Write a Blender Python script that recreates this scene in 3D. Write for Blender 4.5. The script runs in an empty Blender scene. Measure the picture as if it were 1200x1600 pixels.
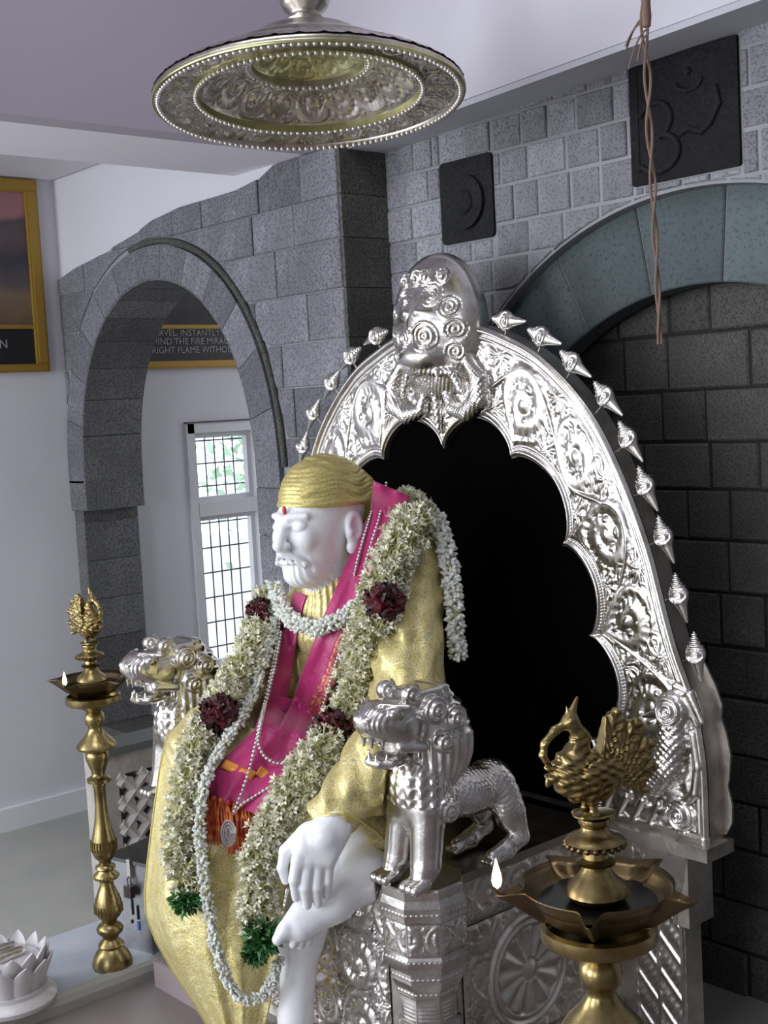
import bpy, bmesh, math, random
import numpy as np
from math import sin, cos, pi, radians, sqrt, exp, atan2, hypot
from mathutils import Vector, Matrix

# ---------------------------------------------------------------- camera
YAW, PITCH, ROLL, FPX = radians(41), radians(4.7), radians(3.1), 2000.0
CAM = np.array([0.0, 0.0, 1.5])
_v = np.array([-cos(YAW), sin(YAW), 0]); _z = np.array([0, 0, 1.0])
_F = _v*cos(PITCH) - _z*sin(PITCH); _R0 = np.array([sin(YAW), cos(YAW), 0]); _U0 = np.cross(_R0, _F)
_R = _R0*cos(ROLL) - _U0*sin(ROLL); _U = _U0*cos(ROLL) + _R0*sin(ROLL)
cam_data = bpy.data.cameras.new('camera'); cam = bpy.data.objects.new('camera', cam_data)
bpy.context.scene.collection.objects.link(cam)
cam_data.sensor_fit = 'HORIZONTAL'; cam_data.sensor_width = 36; cam_data.lens = 36*FPX/1200
cam_data.clip_start = 0.05
M = Matrix.Identity(4)
for i in range(3):
    M[i][0] = _R[i]; M[i][1] = _U[i]; M[i][2] = -_F[i]; M[i][3] = CAM[i]
cam.matrix_world = M
bpy.context.scene.camera = cam

def survey(px, py, axis, val):
    """world point of a photo pixel on the plane axis=val (measured from the photograph's perspective)"""
    d = _F + _R*(px-600)/FPX - _U*(py-800)/FPX
    return CAM + d*((val-CAM[axis])/d[axis])

# ---------------------------------------------------------------- light
scene = bpy.context.scene
scene.view_settings.view_transform = 'Standard'; scene.view_settings.look = 'None'
scene.view_settings.gamma = 1; scene.view_settings.use_curve_mapping = False
scene.view_settings.exposure = 0.07
world = bpy.data.worlds.new('world'); scene.world = world; world.use_nodes = True
bg = world.node_tree.nodes['Background']; bg.inputs[0].default_value = (0.80, 0.90, 1.0, 1); bg.inputs[1].default_value = 2.2
def area(name, loc, target, sx, sy, power, col=(1, 1, 1)):
    l = bpy.data.lights.new(name, 'AREA'); l.shape = 'RECTANGLE'; l.size = sx; l.size_y = sy
    l.energy = power; l.color = col
    o = bpy.data.objects.new(name, l); scene.collection.objects.link(o); o.location = loc
    o.rotation_euler = (Vector(target)-Vector(loc)).to_track_quat('-Z', 'Y').to_euler()
    return o
# daylight through the two tall openings in the front wall and the door on the left
area('daylight_opening', (-2.9, -3.9, 1.9), (-2.9, 0, 1.4), 1.7, 2.2, 120, (.93, .96, 1))
area('daylight_opening', (-0.2, -3.9, 1.9), (-0.4, 0, 1.5), 1.3, 2.0, 28, (.95, .96, 1))
area('daylight_doorway', (-4.35, -1.0, 1.6), (-2, 0.6, 1.2), 1.5, 2.0, 58, (.93, .96, 1))
area('back_room_fill', (-3.7, 4.36, 1.7), (-4.1, 3.0, 1.2), .9, 1.4, 13, (.95, .97, 1))  # added fill lamp brightening the room behind the arch; no window stands here
area('overhead_area', (-1.8, 0.6, 3.95), (-2.0, 0.9, 0), 1.4, 1.2, 26, (.93, .93, 1))  # overhead area lamp just below the unbroken ceiling

# ---------------------------------------------------------------- helpers
rnd = random.Random(7)
COL = scene.collection
def link(o, parent=None):
    COL.objects.link(o)
    if parent is not None: o.parent = parent
    return o
def thing(name, label, cat, loc=(0, 0, 0), group=None):
    o = bpy.data.objects.new(name, None); o.empty_display_size = .05
    COL.objects.link(o); o.location = loc; o['label'] = label; o['category'] = cat
    if group: o['group'] = group
    bpy.context.view_layer.update()
    return o
def tag(o, label=None, cat=None, group=None, kind=None):
    if label: o['label'] = label
    if cat: o['category'] = cat
    if group: o['group'] = group
    if kind: o['kind'] = kind
    return o
def mesh_data(name, verts, faces, mat=None, smooth=False):
    me = bpy.data.meshes.new(name)
    verts = np.asarray(verts, dtype=np.float32).reshape(-1, 3)
    if isinstance(faces, np.ndarray) and faces.ndim == 2:
        n, k = faces.shape
        me.vertices.add(len(verts)); me.vertices.foreach_set('co', verts.ravel())
        me.loops.add(n*k); me.loops.foreach_set('vertex_index', faces.astype(np.int32).ravel())
        me.polygons.add(n); me.polygons.foreach_set('loop_start', np.arange(0, n*k, k, dtype=np.int32))
        me.polygons.foreach_set('loop_total', np.full(n, k, dtype=np.int32))
        me.update(calc_edges=True); me.validate()
    else:
        me.from_pydata([tuple(map(float, p)) for p in verts], [], faces); me.update()
    if mat is not None: me.materials.append(mat)
    if smooth: me.polygons.foreach_set('use_smooth', np.ones(len(me.polygons), dtype=bool))
    return me
def wt(o):
    p = Vector((0, 0, 0))
    while o is not None: p = p+o.location; o = o.parent
    return np.array(p)
def add(name, verts, faces, mat, parent=None, smooth=False):
    """link one mesh; verts are world coordinates, moved into the parent's frame"""
    v = np.asarray(verts, dtype=float).reshape(-1, 3)
    if parent is not None: v = v - wt(parent)
    return link(bpy.data.objects.new(name, mesh_data(name, v, faces, mat, smooth)), parent)
class MB:
    """collects simple solids into one mesh"""
    def __init__(s): s.v = []; s.f = []
    def add(s, v, f):
        o = len(s.v); s.v += [tuple(map(float, p)) for p in v]; s.f += [tuple(i+o for i in q) for q in f]; return s
    def box(s, a, b):
        x0, y0, z0 = a; x1, y1, z1 = b
        return s.add([(x0,y0,z0),(x1,y0,z0),(x1,y1,z0),(x0,y1,z0),(x0,y0,z1),(x1,y0,z1),(x1,y1,z1),(x0,y1,z1)],
            [(0,3,2,1),(4,5,6,7),(0,1,5,4),(1,2,6,5),(2,3,7,6),(3,0,4,7)])
    def prism(s, poly, axis, a, b):
        """polygon in the two other axes extruded along axis from a to b"""
        n = len(poly)
        def P(p, t):
            q = list(p); q.insert(axis, t); return q
        v = [P(p, a) for p in poly] + [P(p, b) for p in poly]
        f = [tuple(range(n))[::-1], tuple(range(n, 2*n))] + [(i, (i+1) % n, n+(i+1) % n, n+i) for i in range(n)]
        return s.add(v, f)
    def tube(s, pts, r, n=8, cap=True):
        pts = [np.array(p, float) for p in pts]; m = len(pts)
        rr = r if hasattr(r, '__len__') else [r]*m
        ref = np.array([0, 0, 1.0]); v = []; prev = None
        for i, p in enumerate(pts):
            t = pts[min(i+1, m-1)] - pts[max(i-1, 0)]; t = t/(np.linalg.norm(t)+1e-12)
            if prev is None:
                a = np.cross(t, ref)
                if np.linalg.norm(a) < .1: a = np.cross(t, [1, 0, 0])
            else: a = prev - t*np.dot(prev, t)
            a = a/(np.linalg.norm(a)+1e-12); prev = a; b = np.cross(t, a)
            for k in range(n):
                q = 2*pi*k/n; v.append(p + rr[i]*(cos(q)*a + sin(q)*b))
        f = [(i*n+k, i*n+(k+1) % n, (i+1)*n+(k+1) % n, (i+1)*n+k) for i in range(m-1) for k in range(n)]
        if cap: f += [tuple(range(n))[::-1], tuple(range((m-1)*n, m*n))]
        return s.add(v, f)
    def lathe(s, prof, c=(0, 0, 0), n=32, flute=None):
        """profile [(r,z)] turned about the vertical axis through c"""
        v = []; m = len(prof)
        for i, (r, z) in enumerate(prof):
            for k in range(n):
                q = 2*pi*k/n; rr = r
                if flute and flute(i): rr = r*(1+.06*cos(q*flute(i)))
                v.append((c[0]+rr*cos(q), c[1]+rr*sin(q), c[2]+z))
        f = [(i*n+k, i*n+(k+1) % n, (i+1)*n+(k+1) % n, (i+1)*n+k) for i in range(m-1) for k in range(n)]
        return s.add(v, f)
    def ball(s, c, r, n=8, m=6, sc=(1, 1, 1)):
        v = []
        for i in range(m+1):
            t = pi*i/m
            for k in range(n):
                q = 2*pi*k/n; v.append((c[0]+sc[0]*r*sin(t)*cos(q), c[1]+sc[1]*r*sin(t)*sin(q), c[2]+sc[2]*r*cos(t)))
        f = [(i*n+k, (i+1)*n+k, (i+1)*n+(k+1) % n, i*n+(k+1) % n) for i in range(m) for k in range(n)]
        return s.add(v, f)
    def make(s, name, mat, parent=None, smooth=False):
        o = add(name, s.v, s.f, mat, parent, False)
        bm = bmesh.new(); bm.from_mesh(o.data)
        bmesh.ops.remove_doubles(bm, verts=bm.verts, dist=1e-6)
        bmesh.ops.recalc_face_normals(bm, faces=bm.faces)
        if smooth:
            for f in bm.faces: f.smooth = True
            for e in bm.edges:
                if len(e.link_faces) == 2 and e.calc_face_angle(0) > 0.9: e.smooth = False
        bm.to_mesh(o.data); bm.free()
        return o

# ---- implicit surfaces: smooth unions meshed with surface nets
def sdf_mesh(fn, lo, hi, h):
    lo = np.array(lo, float); hi = np.array(hi, float)
    n = np.maximum(4, np.ceil((hi-lo)/h).astype(int)+1)
    ax = [lo[i]+h*np.arange(n[i]) for i in range(3)]
    X, Y, Z = np.meshgrid(*[a.astype(np.float32) for a in ax], indexing='ij')
    D = fn(X, Y, Z).astype(np.float32)
    for a in range(3):
        sl = [slice(None)]*3
        sl[a] = 0; D[tuple(sl)] = np.maximum(D[tuple(sl)], h*.3); sl[a] = -1; D[tuple(sl)] = np.maximum(D[tuple(sl)], h*.3)
    S = D < 0
    acc = np.zeros(tuple(n-1)+(3,), np.float32); cnt = np.zeros(tuple(n-1), np.float32); edges = []
    for a in range(3):
        s0 = [slice(None)]*3; s1 = [slice(None)]*3; s0[a] = slice(0, -1); s1[a] = slice(1, None)
        idx = np.argwhere(S[tuple(s0)] != S[tuple(s1)])
        j = idx.copy(); j[:, a] += 1
        d0 = D[tuple(idx.T)]; d1 = D[tuple(j.T)]
        t = d0/(d0-d1+1e-20)
        p = idx.astype(np.float32); p[:, a] += t
        b, c = [(1, 2), (2, 0), (0, 1)][a]
        for db in (0, 1):
            for dc in (0, 1):
                q = idx.copy(); q[:, b] -= db; q[:, c] -= dc
                ok = (q[:, b] >= 0) & (q[:, c] >= 0) & (q[:, b] < n[b]-1) & (q[:, c] < n[c]-1)
                np.add.at(acc, tuple(q[ok].T), p[ok]); np.add.at(cnt, tuple(q[ok].T), 1)
        edges.append((a, b, c, idx, d0 < 0))
    cells = np.argwhere(cnt > 0)
    vid = -np.ones(tuple(n-1), np.int64); vid[tuple(cells.T)] = np.arange(len(cells))
    V = acc[tuple(cells.T)]/cnt[tuple(cells.T)][:, None]*h + lo
    Fs = []
    for a, b, c, idx, ins in edges:
        ok = (idx[:, b] > 0) & (idx[:, c] > 0) & (idx[:, b] < n[b]-1) & (idx[:, c] < n[c]-1)
        idx = idx[ok]; ins = ins[ok]
        def cell(db, dc):
            q = idx.copy(); q[:, b] -= db; q[:, c] -= dc; return vid[tuple(q.T)]
        quad = np.stack([cell(1, 1), cell(0, 1), cell(0, 0), cell(1, 0)], 1)
        quad[~ins] = quad[~ins][:, ::-1]
        Fs.append(quad)
    return V, np.concatenate(Fs)
def sm(a, b, k):
    h = np.clip(.5+.5*(b-a)/k, 0, 1); return b+(a-b)*h-k*h*(1-h)
def smax(a, b, k): return -sm(-a, -b, k)
def s_ball(P, c, r):
    return np.sqrt((P[0]-c[0])**2+(P[1]-c[1])**2+(P[2]-c[2])**2)-r
def s_ell(P, c, r):
    x = (P[0]-c[0])/r[0]; y = (P[1]-c[1])/r[1]; z = (P[2]-c[2])/r[2]
    k = np.sqrt(x*x+y*y+z*z); return (k-1)*min(r)
def s_ell2(P, c, r):
    x = (P[0]-c[0]); y = (P[1]-c[1]); z = (P[2]-c[2])
    k0 = np.sqrt((x/r[0])**2+(y/r[1])**2+(z/r[2])**2); k1 = np.sqrt((x/r[0]**2)**2+(y/r[1]**2)**2+(z/r[2]**2)**2)
    return k0*(k0-1)/(k1+1e-9)
def s_cap(P, a, b, ra, rb=None):
    if rb is None: rb = ra
    a = np.array(a, float); b = np.array(b, float); d = b-a; L = float(d@d)+1e-12
    t = np.clip(((P[0]-a[0])*d[0]+(P[1]-a[1])*d[1]+(P[2]-a[2])*d[2])/L, 0, 1)
    return np.sqrt((P[0]-a[0]-t*d[0])**2+(P[1]-a[1]-t*d[1])**2+(P[2]-a[2]-t*d[2])**2)-(ra+(rb-ra)*t)
def s_box(P, c, hs, r=0):
    q = [np.abs(P[i]-c[i])-(hs[i]-r) for i in range(3)]
    o = np.sqrt(sum(np.maximum(k, 0)**2 for k in q))
    return o+np.minimum(np.maximum(np.maximum(q[0], q[1]), q[2]), 0)-r
def sculpt(name, fn, lo, hi, h, mat, parent=None, xf=None):
    V, Fc = sdf_mesh(lambda X, Y, Z: fn((X, Y, Z)), lo, hi, h)
    if xf is not None: V = xf(V)
    return add(name, V, Fc, mat, parent, True)

# ---------------------------------------------------------------- materials
def new_mat(name, col, rough=.6, metal=0.0, spec=.5):
    m = bpy.data.materials.new(name); m.use_nodes = True
    b = m.node_tree.nodes['Principled BSDF']
    b.inputs['Base Color'].default_value = (*col, 1); b.inputs['Roughness'].default_value = rough
    b.inputs['Metallic'].default_value = metal; b.inputs['Specular IOR Level'].default_value = spec
    return m
def nd(m, t, **kw):
    n = m.node_tree.nodes.new(t)
    for k, v in kw.items(): setattr(n, k, v)
    return n
def bsdf(m): return m.node_tree.nodes['Principled BSDF']
def lk(m, a, b): m.node_tree.links.new(a, b)
def coords(m): return nd(m, 'ShaderNodeTexCoord').outputs['Object']
def noise(m, scale, detail=4, rough=.5, vec=None, dist=0):
    n = nd(m, 'ShaderNodeTexNoise'); n.inputs['Scale'].default_value = scale
    n.inputs['Detail'].default_value = detail; n.inputs['Roughness'].default_value = rough
    n.inputs['Distortion'].default_value = dist
    lk(m, vec or coords(m), n.inputs['Vector']); return n.outputs['Fac']
def voro(m, scale, feature='F1', vec=None):
    n = nd(m, 'ShaderNodeTexVoronoi', feature=feature); n.inputs['Scale'].default_value = scale
    lk(m, vec or coords(m), n.inputs['Vector']); return n.outputs['Distance']
def ramp(m, fac, stops, interp='LINEAR'):
    r = nd(m, 'ShaderNodeValToRGB'); r.color_ramp.interpolation = interp
    e = r.color_ramp.elements
    while len(e) > len(stops): e.remove(e[-1])
    while len(e) < len(stops): e.new(1)
    for k, (p, c) in zip(e, stops):
        k.position = p; k.color = (*c, 1) if len(c) == 3 else c
    lk(m, fac, r.inputs['Fac']); return r.outputs['Color']
def bump(m, h, strength=.3, dist=.005, prev=None):
    b = nd(m, 'ShaderNodeBump'); b.inputs['Strength'].default_value = strength; b.inputs['Distance'].default_value = dist
    lk(m, h, b.inputs['Height'])
    if prev is not None: lk(m, prev, b.inputs['Normal'])
    lk(m, b.outputs['Normal'], bsdf(m).inputs['Normal']); return b.outputs['Normal']
def setc(m, out): lk(m, out, bsdf(m).inputs['Base Color'])
def mixc(m, fac, a, b, mode='MIX'):
    n = nd(m, 'ShaderNodeMix', data_type='RGBA', blend_type=mode)
    for s, x in ((0, fac), (6, a), (7, b)):
        if hasattr(x, 'default_value') or hasattr(x, 'is_linked'): lk(m, x, n.inputs[s])
        elif s == 0: n.inputs[0].default_value = x
        else: n.inputs[s].default_value = (*x, 1)
    return n.outputs[2]

def plaster_mat(name, col, var=.05):
    m = new_mat(name, col, .75, 0, .25)
    c2 = tuple(c*(1-var) for c in col)
    setc(m, ramp(m, noise(m, 2.3, 5), [(.3, c2), (.7, col)]))
    bump(m, noise(m, 60, 3), .12, .002); return m
M_white = plaster_mat('white_plaster', (.72, .71, .76))
M_mauve_shade = plaster_mat('shaded_mauve_plaster', (.46, .42, .49))  # for the beam face turned from the light, its shade put into the colour
M_edge = plaster_mat('plaster_edge', (.80, .80, .82))

def stone_mat(name, dark, light, scale=1.0, tooth=.6, pit=.55):
    m = new_mat(name, light, .85, 0, .25)
    oi = nd(m, 'ShaderNodeObjectInfo')
    co = nd(m, 'ShaderNodeVectorMath', operation='ADD')
    sc = nd(m, 'ShaderNodeVectorMath', operation='SCALE'); sc.inputs['Scale'].default_value = 0.35
    lk(m, oi.outputs['Location'], sc.inputs[0]); lk(m, coords(m), co.inputs[0]); lk(m, sc.outputs[0], co.inputs[1])
    v = co.outputs[0]
    mid = tuple((a+b)/2 for a, b in zip(dark, light))
    c1 = ramp(m, noise(m, 5*scale, 6, .6, v), [(.28, tuple(.75*c for c in mid)), (.5, mid), (.75, light)])
    pits = ramp(m, noise(m, 150*scale, 3, .75, v), [(.40, (0, 0, 0)), (pit, (1, 1, 1))])
    c2 = mixc(m, pits, dark, c1)
    hv = nd(m, 'ShaderNodeHueSaturation'); lk(m, c2, hv.inputs['Color'])
    mr = nd(m, 'ShaderNodeMapRange'); mr.inputs[3].default_value = .78; mr.inputs[4].default_value = 1.18
    lk(m, oi.outputs['Random'], mr.inputs[0]); lk(m, mr.outputs[0], hv.inputs['Value'])
    setc(m, hv.outputs['Color'])
    n1 = bump(m, noise(m, 150*scale, 3, .75, v), tooth, .006)
    bump(m, noise(m, 18*scale, 4, .6, v), .4, .01, n1); return m
M_stone = stone_mat('dressed_grey_stone', (.10, .10, .115), (.27, .27, .30), 1.0, .4)
M_stone2 = stone_mat('pocked_pale_stone', (.15, .15, .165), (.42, .42, .46), 1.0, .7, .50)
M_blue = stone_mat('smooth_blue_stone', (.07, .085, .09), (.125, .155, .165), .7, .25, .45)
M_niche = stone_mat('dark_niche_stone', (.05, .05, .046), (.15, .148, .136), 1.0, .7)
M_black = stone_mat('black_carved_stone', (.007, .007, .009), (.022, .022, .026), 1.0, .35)
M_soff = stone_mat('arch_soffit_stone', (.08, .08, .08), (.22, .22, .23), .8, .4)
M_mortar = plaster_mat('pale_mortar', (.29, .29, .31), .2)
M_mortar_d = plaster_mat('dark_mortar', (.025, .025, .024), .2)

# ================================================================ THE SETTING
def struct(o): o['kind'] = 'structure'; return o
XW, YA, YB, ZS = -4.5, 2.33, 2.50, 2.235       # painting wall, pointed-arch wall face, right wall face, stone top
# floor -----------------------------------------------------------
M_floor = new_mat('worn_marble_floor', (.36, .36, .33), .34, 0, .5)
setc(M_floor, ramp(M_floor, noise(M_floor, 1.6, 6, .6), [(.3, (.30, .30, .275)), (.55, (.39, .385, .35)), (.8, (.45, .44, .40))]))
M_floor2 = new_mat('brown_stone_floor', (.20, .16, .15), .4)
setc(M_floor2, ramp(M_floor2, noise(M_floor2, 3, 5), [(.3, (.17, .135, .13)), (.7, (.24, .20, .19))]))
fl = struct(MB().box((-4.7, -4.2, -.12), (3.2, 4.6, 0)).make('floor', M_floor))
MB().box((-2.962, -1.6, 0.0), (1.5, 2.33, .006)).make('floor_slab', M_floor2, fl)
# painting wall with its window opening -----------------------------
WY0, WY1, WZ0, WZ1 = 2.86, 3.60, .42, 1.462
wl = MB(); X0, X1 = XW-.2, XW
for a, b in (((X0,-4.2,0),(X1,-1.7,4)), ((X0,-1.7,2.6),(X1,-.3,4)), ((X0,-.3,0),(X1,WY0,4)), ((X0,WY1,0),(X1,4.6,4)), ((X0,WY0,0),(X1,WY1,WZ0)), ((X0,WY0,WZ1),(X1,WY1,4))): wl.box(a, b)
struct(wl.make('wall_left', M_white))
struct(MB().box((XW-.01, -.3, 0), (XW+.022, 2.30, .085)).make('baseboard_left', M_edge))
struct(MB().box((XW-.02, 2.57, 0), (XW+.022, 4.4, .085)).make('baseboard_behind_arch', M_edge))
struct(MB().box((-4.7, 4.4, 0), (-2.5, 4.6, 4)).make('wall_far', M_white))
struct(MB().box((-4.7, -4.2, 3.98), (3.2, 4.6, 4.1)).make('ceiling', M_white))
# front wall (behind the camera) with two openings and a plain right wall, which light and reflections need
fw = MB()
for a, b in (((-4.5,-4.2,0),(-3.8,-4,4)), ((-2.0,-4.2,0),(-.9,-4,4)), ((.5,-4.2,0),(3.2,-4,4)), ((-3.8,-4.2,3.1),(-2.0,-4,4)), ((-.9,-4.2,3.0),(.5,-4,4)), ((-3.8,-4.2,0),(-2.0,-4,.5)), ((-.9,-4.2,0),(.5,-4,.5))): fw.box(a, b)
struct(fw.make('wall_front', M_white))
M_dark = plaster_mat('dim_plaster', (.34, .32, .31))
struct(MB().box((3.0, -4.2, 0), (3.2, 4.6, 4)).make('wall_right', M_dark))
# beam and upper plaster walls --------------------------------------
bm_ = MB(); bm_.box((-3.31, -1.0, ZS), (-2.955, YA+.03, 2.60))
M_beam = plaster_mat('bright_beam_plaster', (.88, .85, .93))
struct(bm_.make('trim_1', M_beam))
struct(MB().box((-2.9549, -1.0, ZS), (-2.875, YA+.02, 3.97)).make('trim_2', M_mauve_shade))
struct(MB().box((-4.5, -1.0, 2.415), (-3.31, YA, 2.50)).make('ceiling_side_bay', M_white))
def zt(x): return ZS+.048*(x+2.8)/1.2 if x > -2.8 else ZS
struct(MB().prism([(-2.87, ZS+.002), (3.0, zt(3.0)), (3.0, 3.97), (-2.87, 3.97)], 1, YA+.03, 2.45).make('trim_3', plaster_mat('lilac_plaster', (.62, .60, .66))))
sf = MB(); sf.prism([(-2.80, ZS-.012), (3.0, zt(3.0)-.012), (3.0, zt(3.0)+.003), (-2.80, ZS+.003)], 1, YA+.031, YB+.02)
struct(sf.make('trim_4', plaster_mat('soffit_plaster', (.50, .50, .55))))

# ---- stone work: every block a prism of its own, proud of a recessed mortar bed
def block(parent, xs, zl, zh, y, depth, mat, name='stone_block', gap=.0018, bevel=.003, mark=True):
    """xs across, zl/zh lower and upper outline at each x; front face at y (towards -Y)"""
    n = len(xs); xs = list(xs); xs[0] += gap; xs[-1] -= gap
    lo = [a+gap for a in zl]; hi = [max(b-gap, a+gap+.001) for a, b in zip(zl, zh)]
    ring = [(x, z) for x, z in zip(xs, lo)] + [(x, z) for x, z in list(zip(xs, hi))[::-1]]
    cx = sum(p[0] for p in ring)/len(ring); cz = sum(p[1] for p in ring)/len(ring)
    w = max(xs[-1]-xs[0], .02); h = max(max(hi)-min(lo), .02)
    inner = [(cx+(p[0]-cx)*(1-2*bevel/w), cz+(p[1]-cz)*(1-2*bevel/h)) for p in ring]
    m = len(ring)
    v = [(p[0], y+depth, p[1]) for p in ring] + [(p[0], y+bevel, p[1]) for p in ring] + [(p[0], y, p[1]) for p in inner]
    f = []
    for i in range(m):
        j = (i+1) % m
        f += [(i, j, m+j, m+i), (m+i, m+j, 2*m+j, 2*m+i)]
    for i in range(n-1):
        a, b = 2*m+i, 2*m+i+1; c, d = 2*m+m-2-i, 2*m+m-1-i
        f.append((a, b, c, d))
    c0 = np.array([cx, y, cz]); v = [np.array(p)-c0 for p in v]
    me = mesh_data(name, v, f, mat)
    o = bpy.data.objects.new(name, me); o.location = c0-wt(parent)
    return link(o, parent)
def poly_block(parent, ring, y, depth, mat, name='voussoir', gap=.0025, bevel=.003):
    cx = sum(p[0] for p in ring)/len(ring); cz = sum(p[1] for p in ring)/len(ring)
    sc = max(hypot(p[0]-cx, p[1]-cz) for p in ring)
    ring = [(cx+(p[0]-cx)*(1-gap/sc), cz+(p[1]-cz)*(1-gap/sc)) for p in ring]
    inner = [(cx+(p[0]-cx)*(1-2*bevel/sc), cz+(p[1]-cz)*(1-2*bevel/sc)) for p in ring]; m = len(ring)
    v = [(p[0], y+depth, p[1]) for p in ring] + [(p[0], y+bevel, p[1]) for p in ring] + [(p[0], y, p[1]) for p in inner]
    f = [tuple(range(2*m, 3*m))]
    for i in range(m):
        j = (i+1) % m; f += [(i, j, m+j, m+i), (m+i, m+j, 2*m+j, 2*m+i)]
    c0 = np.array([cx, y, cz]); v = [np.array(p)-c0 for p in v]
    o = bpy.data.objects.new(name, mesh_data(name, v, f, mat)); o.location = c0-wt(parent)
    return link(o, parent)
def strip_wall(xs, zl, zh, y0, y1):
    """solid with an outline given by lower/upper curves"""
    n = len(xs); v = []
    for x, a, b in zip(xs, zl, zh): v += [(x, y0, a), (x, y0, b), (x, y1, b), (x, y1, a)]
    f = []
    for i in range(n-1):
        o = 4*i; p = o+4
        f += [(o, p, p+1, o+1), (o+1, p+1, p+2, o+2), (o+2, p+2, p+3, o+3), (o+3, p+3, p, o)]
    f += [(0, 1, 2, 3), (4*n-4, 4*n-1, 4*n-2, 4*n-3)]
    return v, f

# pointed-arch wall -------------------------------------------------
AC, AH, AS = -3.82, .563, 1.27
def arch_in(x, a=AH, h=.707):
    t = min(1, abs((x-AC)/a)); return AS + h*(1-t*t)**.42
def arch_out(x): return arch_in(x, .70, .834)
def stone_top(x):
    p = [(-4.5, 2.045), (-4.36, 2.075), (-4.2, 2.095), (-4.02, 2.125), (-3.9, 2.145), (-3.8, 2.17), (-3.62, 2.187), (-3.3, 2.19), (-3.18, 2.205), (-3.1, ZS), (-2.7, ZS)]
    return float(np.interp(x, [q[0] for q in p], [q[1] for q in p]))
xs = sorted(set(list(np.linspace(-4.5, -2.815, 60)) + [-4.43, AC-AH, AC+AH] + list(AC+AH*np.cos(np.linspace(0, pi, 40)))))
def lo_a(x):
    if -4.43 < x < AC+AH-.0001: return arch_in(x) if abs(x-AC) < AH else (AS if x > -4.43 else 0)
    return 0
wa = MB()
xa = [x for x in xs if AC-AH-.0 <= x <= AC+AH]
wa.add(*strip_wall(xa, [arch_in(x) for x in xa], [stone_top(x)-.004 for x in xa], YA+.008, 2.565))
wa.box((-4.5, YA+.008, 0), (-4.435, 2.565, AS)); wa.box((-4.5, YA+.008, AS), (AC-AH, 2.565, 2.035))
wa.box((AC+AH, YA+.008, 0), (-2.806, 2.565, 2.18))
wall_arch = struct(wa.make('wall_back', M_mortar))
wp = MB(); xp = list(np.linspace(-4.5, -2.95, 24))
wp.add(*strip_wall(xp, [stone_top(x)-.01 for x in xp], [2.6]*len(xp), YA+.012, 2.56))
struct(wp.make('trim_5', plaster_mat('bright_plaster', (.62, .61, .66))))
# ring of voussoirs (smooth band round the opening, a step proud) ----
ts = list(np.linspace(0, 1, 15))
def ring_pt(fn, a, t):
    q = pi*(1-t); x = AC+a*cos(q); return (x, fn(x))
def arc_pts(a, h, t0, t1, n=5):
    out = []
    for t in np.linspace(t0, t1, n):
        q = pi*(1-t); x = AC+a*cos(q); s = abs(sin(q)); out.append((x, AS+h*s**.84))
    return out
nv = 13
for i in range(nv):
    a = arc_pts(AH-.002, .705, i/nv, (i+1)/nv); b = arc_pts(.678, .815, i/nv, (i+1)/nv)
    poly_block(wall_arch, a+b[::-1], YA-.012, .05, M_stone, 'voussoir', .0012, .0012)
# dark groove + roll moulding following the ring
gv = MB(); gp = arc_pts(.692, .828, 0.44, .985, 40)
gv.tube([(p[0], YA+.001, p[1]) for p in gp], .0105, 8)
gv.make('arch_moulding', M_niche, wall_arch, True)
# courses outside the ring
random.seed(3); zrow = 0.0; row = 0
rows = [0, .17, .33, .50, .67, .82, .97, 1.12, 1.27, 1.42, 1.57, 1.70, 1.84, 1.98, 2.10, 2.24]
for r in range(len(rows)-1):
    z0, z1 = rows[r], rows[r+1]
    x = -2.805
    while x > -4.5:
        w = random.choice([.17, .21, .26, .31]); xa_ = max(-4.498, x-w)
        if x-xa_ < .05: x = xa_; break
        xx = list(np.linspace(xa_, x, 9))
        if z1 <= AS+.001:
            if x > -3.10: block(wall_arch, [max(xa_, -3.13), x], [z0]*2, [z1]*2, YA+random.uniform(-.003, .003), .03, M_stone)
        else:
            keep = [q for q in xx if abs(q-AC) >= .69 or arch_out(q) < min(z1, stone_top(q))-.004]
            grp = []
            for q in xx+[None]:
                if q is not None and q in keep: grp.append(q)
                else:
                    if len(grp) >= 2:
                        lo_ = [max(z0, (arch_out(g)+.006) if abs(g-AC) < .70 else z0) for g in grp]; hi_ = [max(l+.001, min(z1, stone_top(g))) for l, g in zip(lo_, grp)]
                        if max(h-l for h, l in zip(hi_, lo_)) > .02: block(wall_arch, grp, lo_, hi_, YA+random.uniform(-.003, .004), .03, M_stone)
                    grp = []
        x = xa_
for r in range(8):   # narrow pier blocks left and right of the opening, wrapping the jamb
    z0, z1 = rows[r], rows[r+1]
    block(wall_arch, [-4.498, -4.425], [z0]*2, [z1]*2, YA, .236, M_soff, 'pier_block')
    block(wall_arch, [AC+AH-.03, -3.13], [z0]*2, [z1]*2, YA, .236, M_stone, 'pier_block')
block(wall_arch, [-4.499, -4.372], [1.165]*2, [1.285]*2, YA-.012, .25, M_soff, 'impost')
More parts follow.
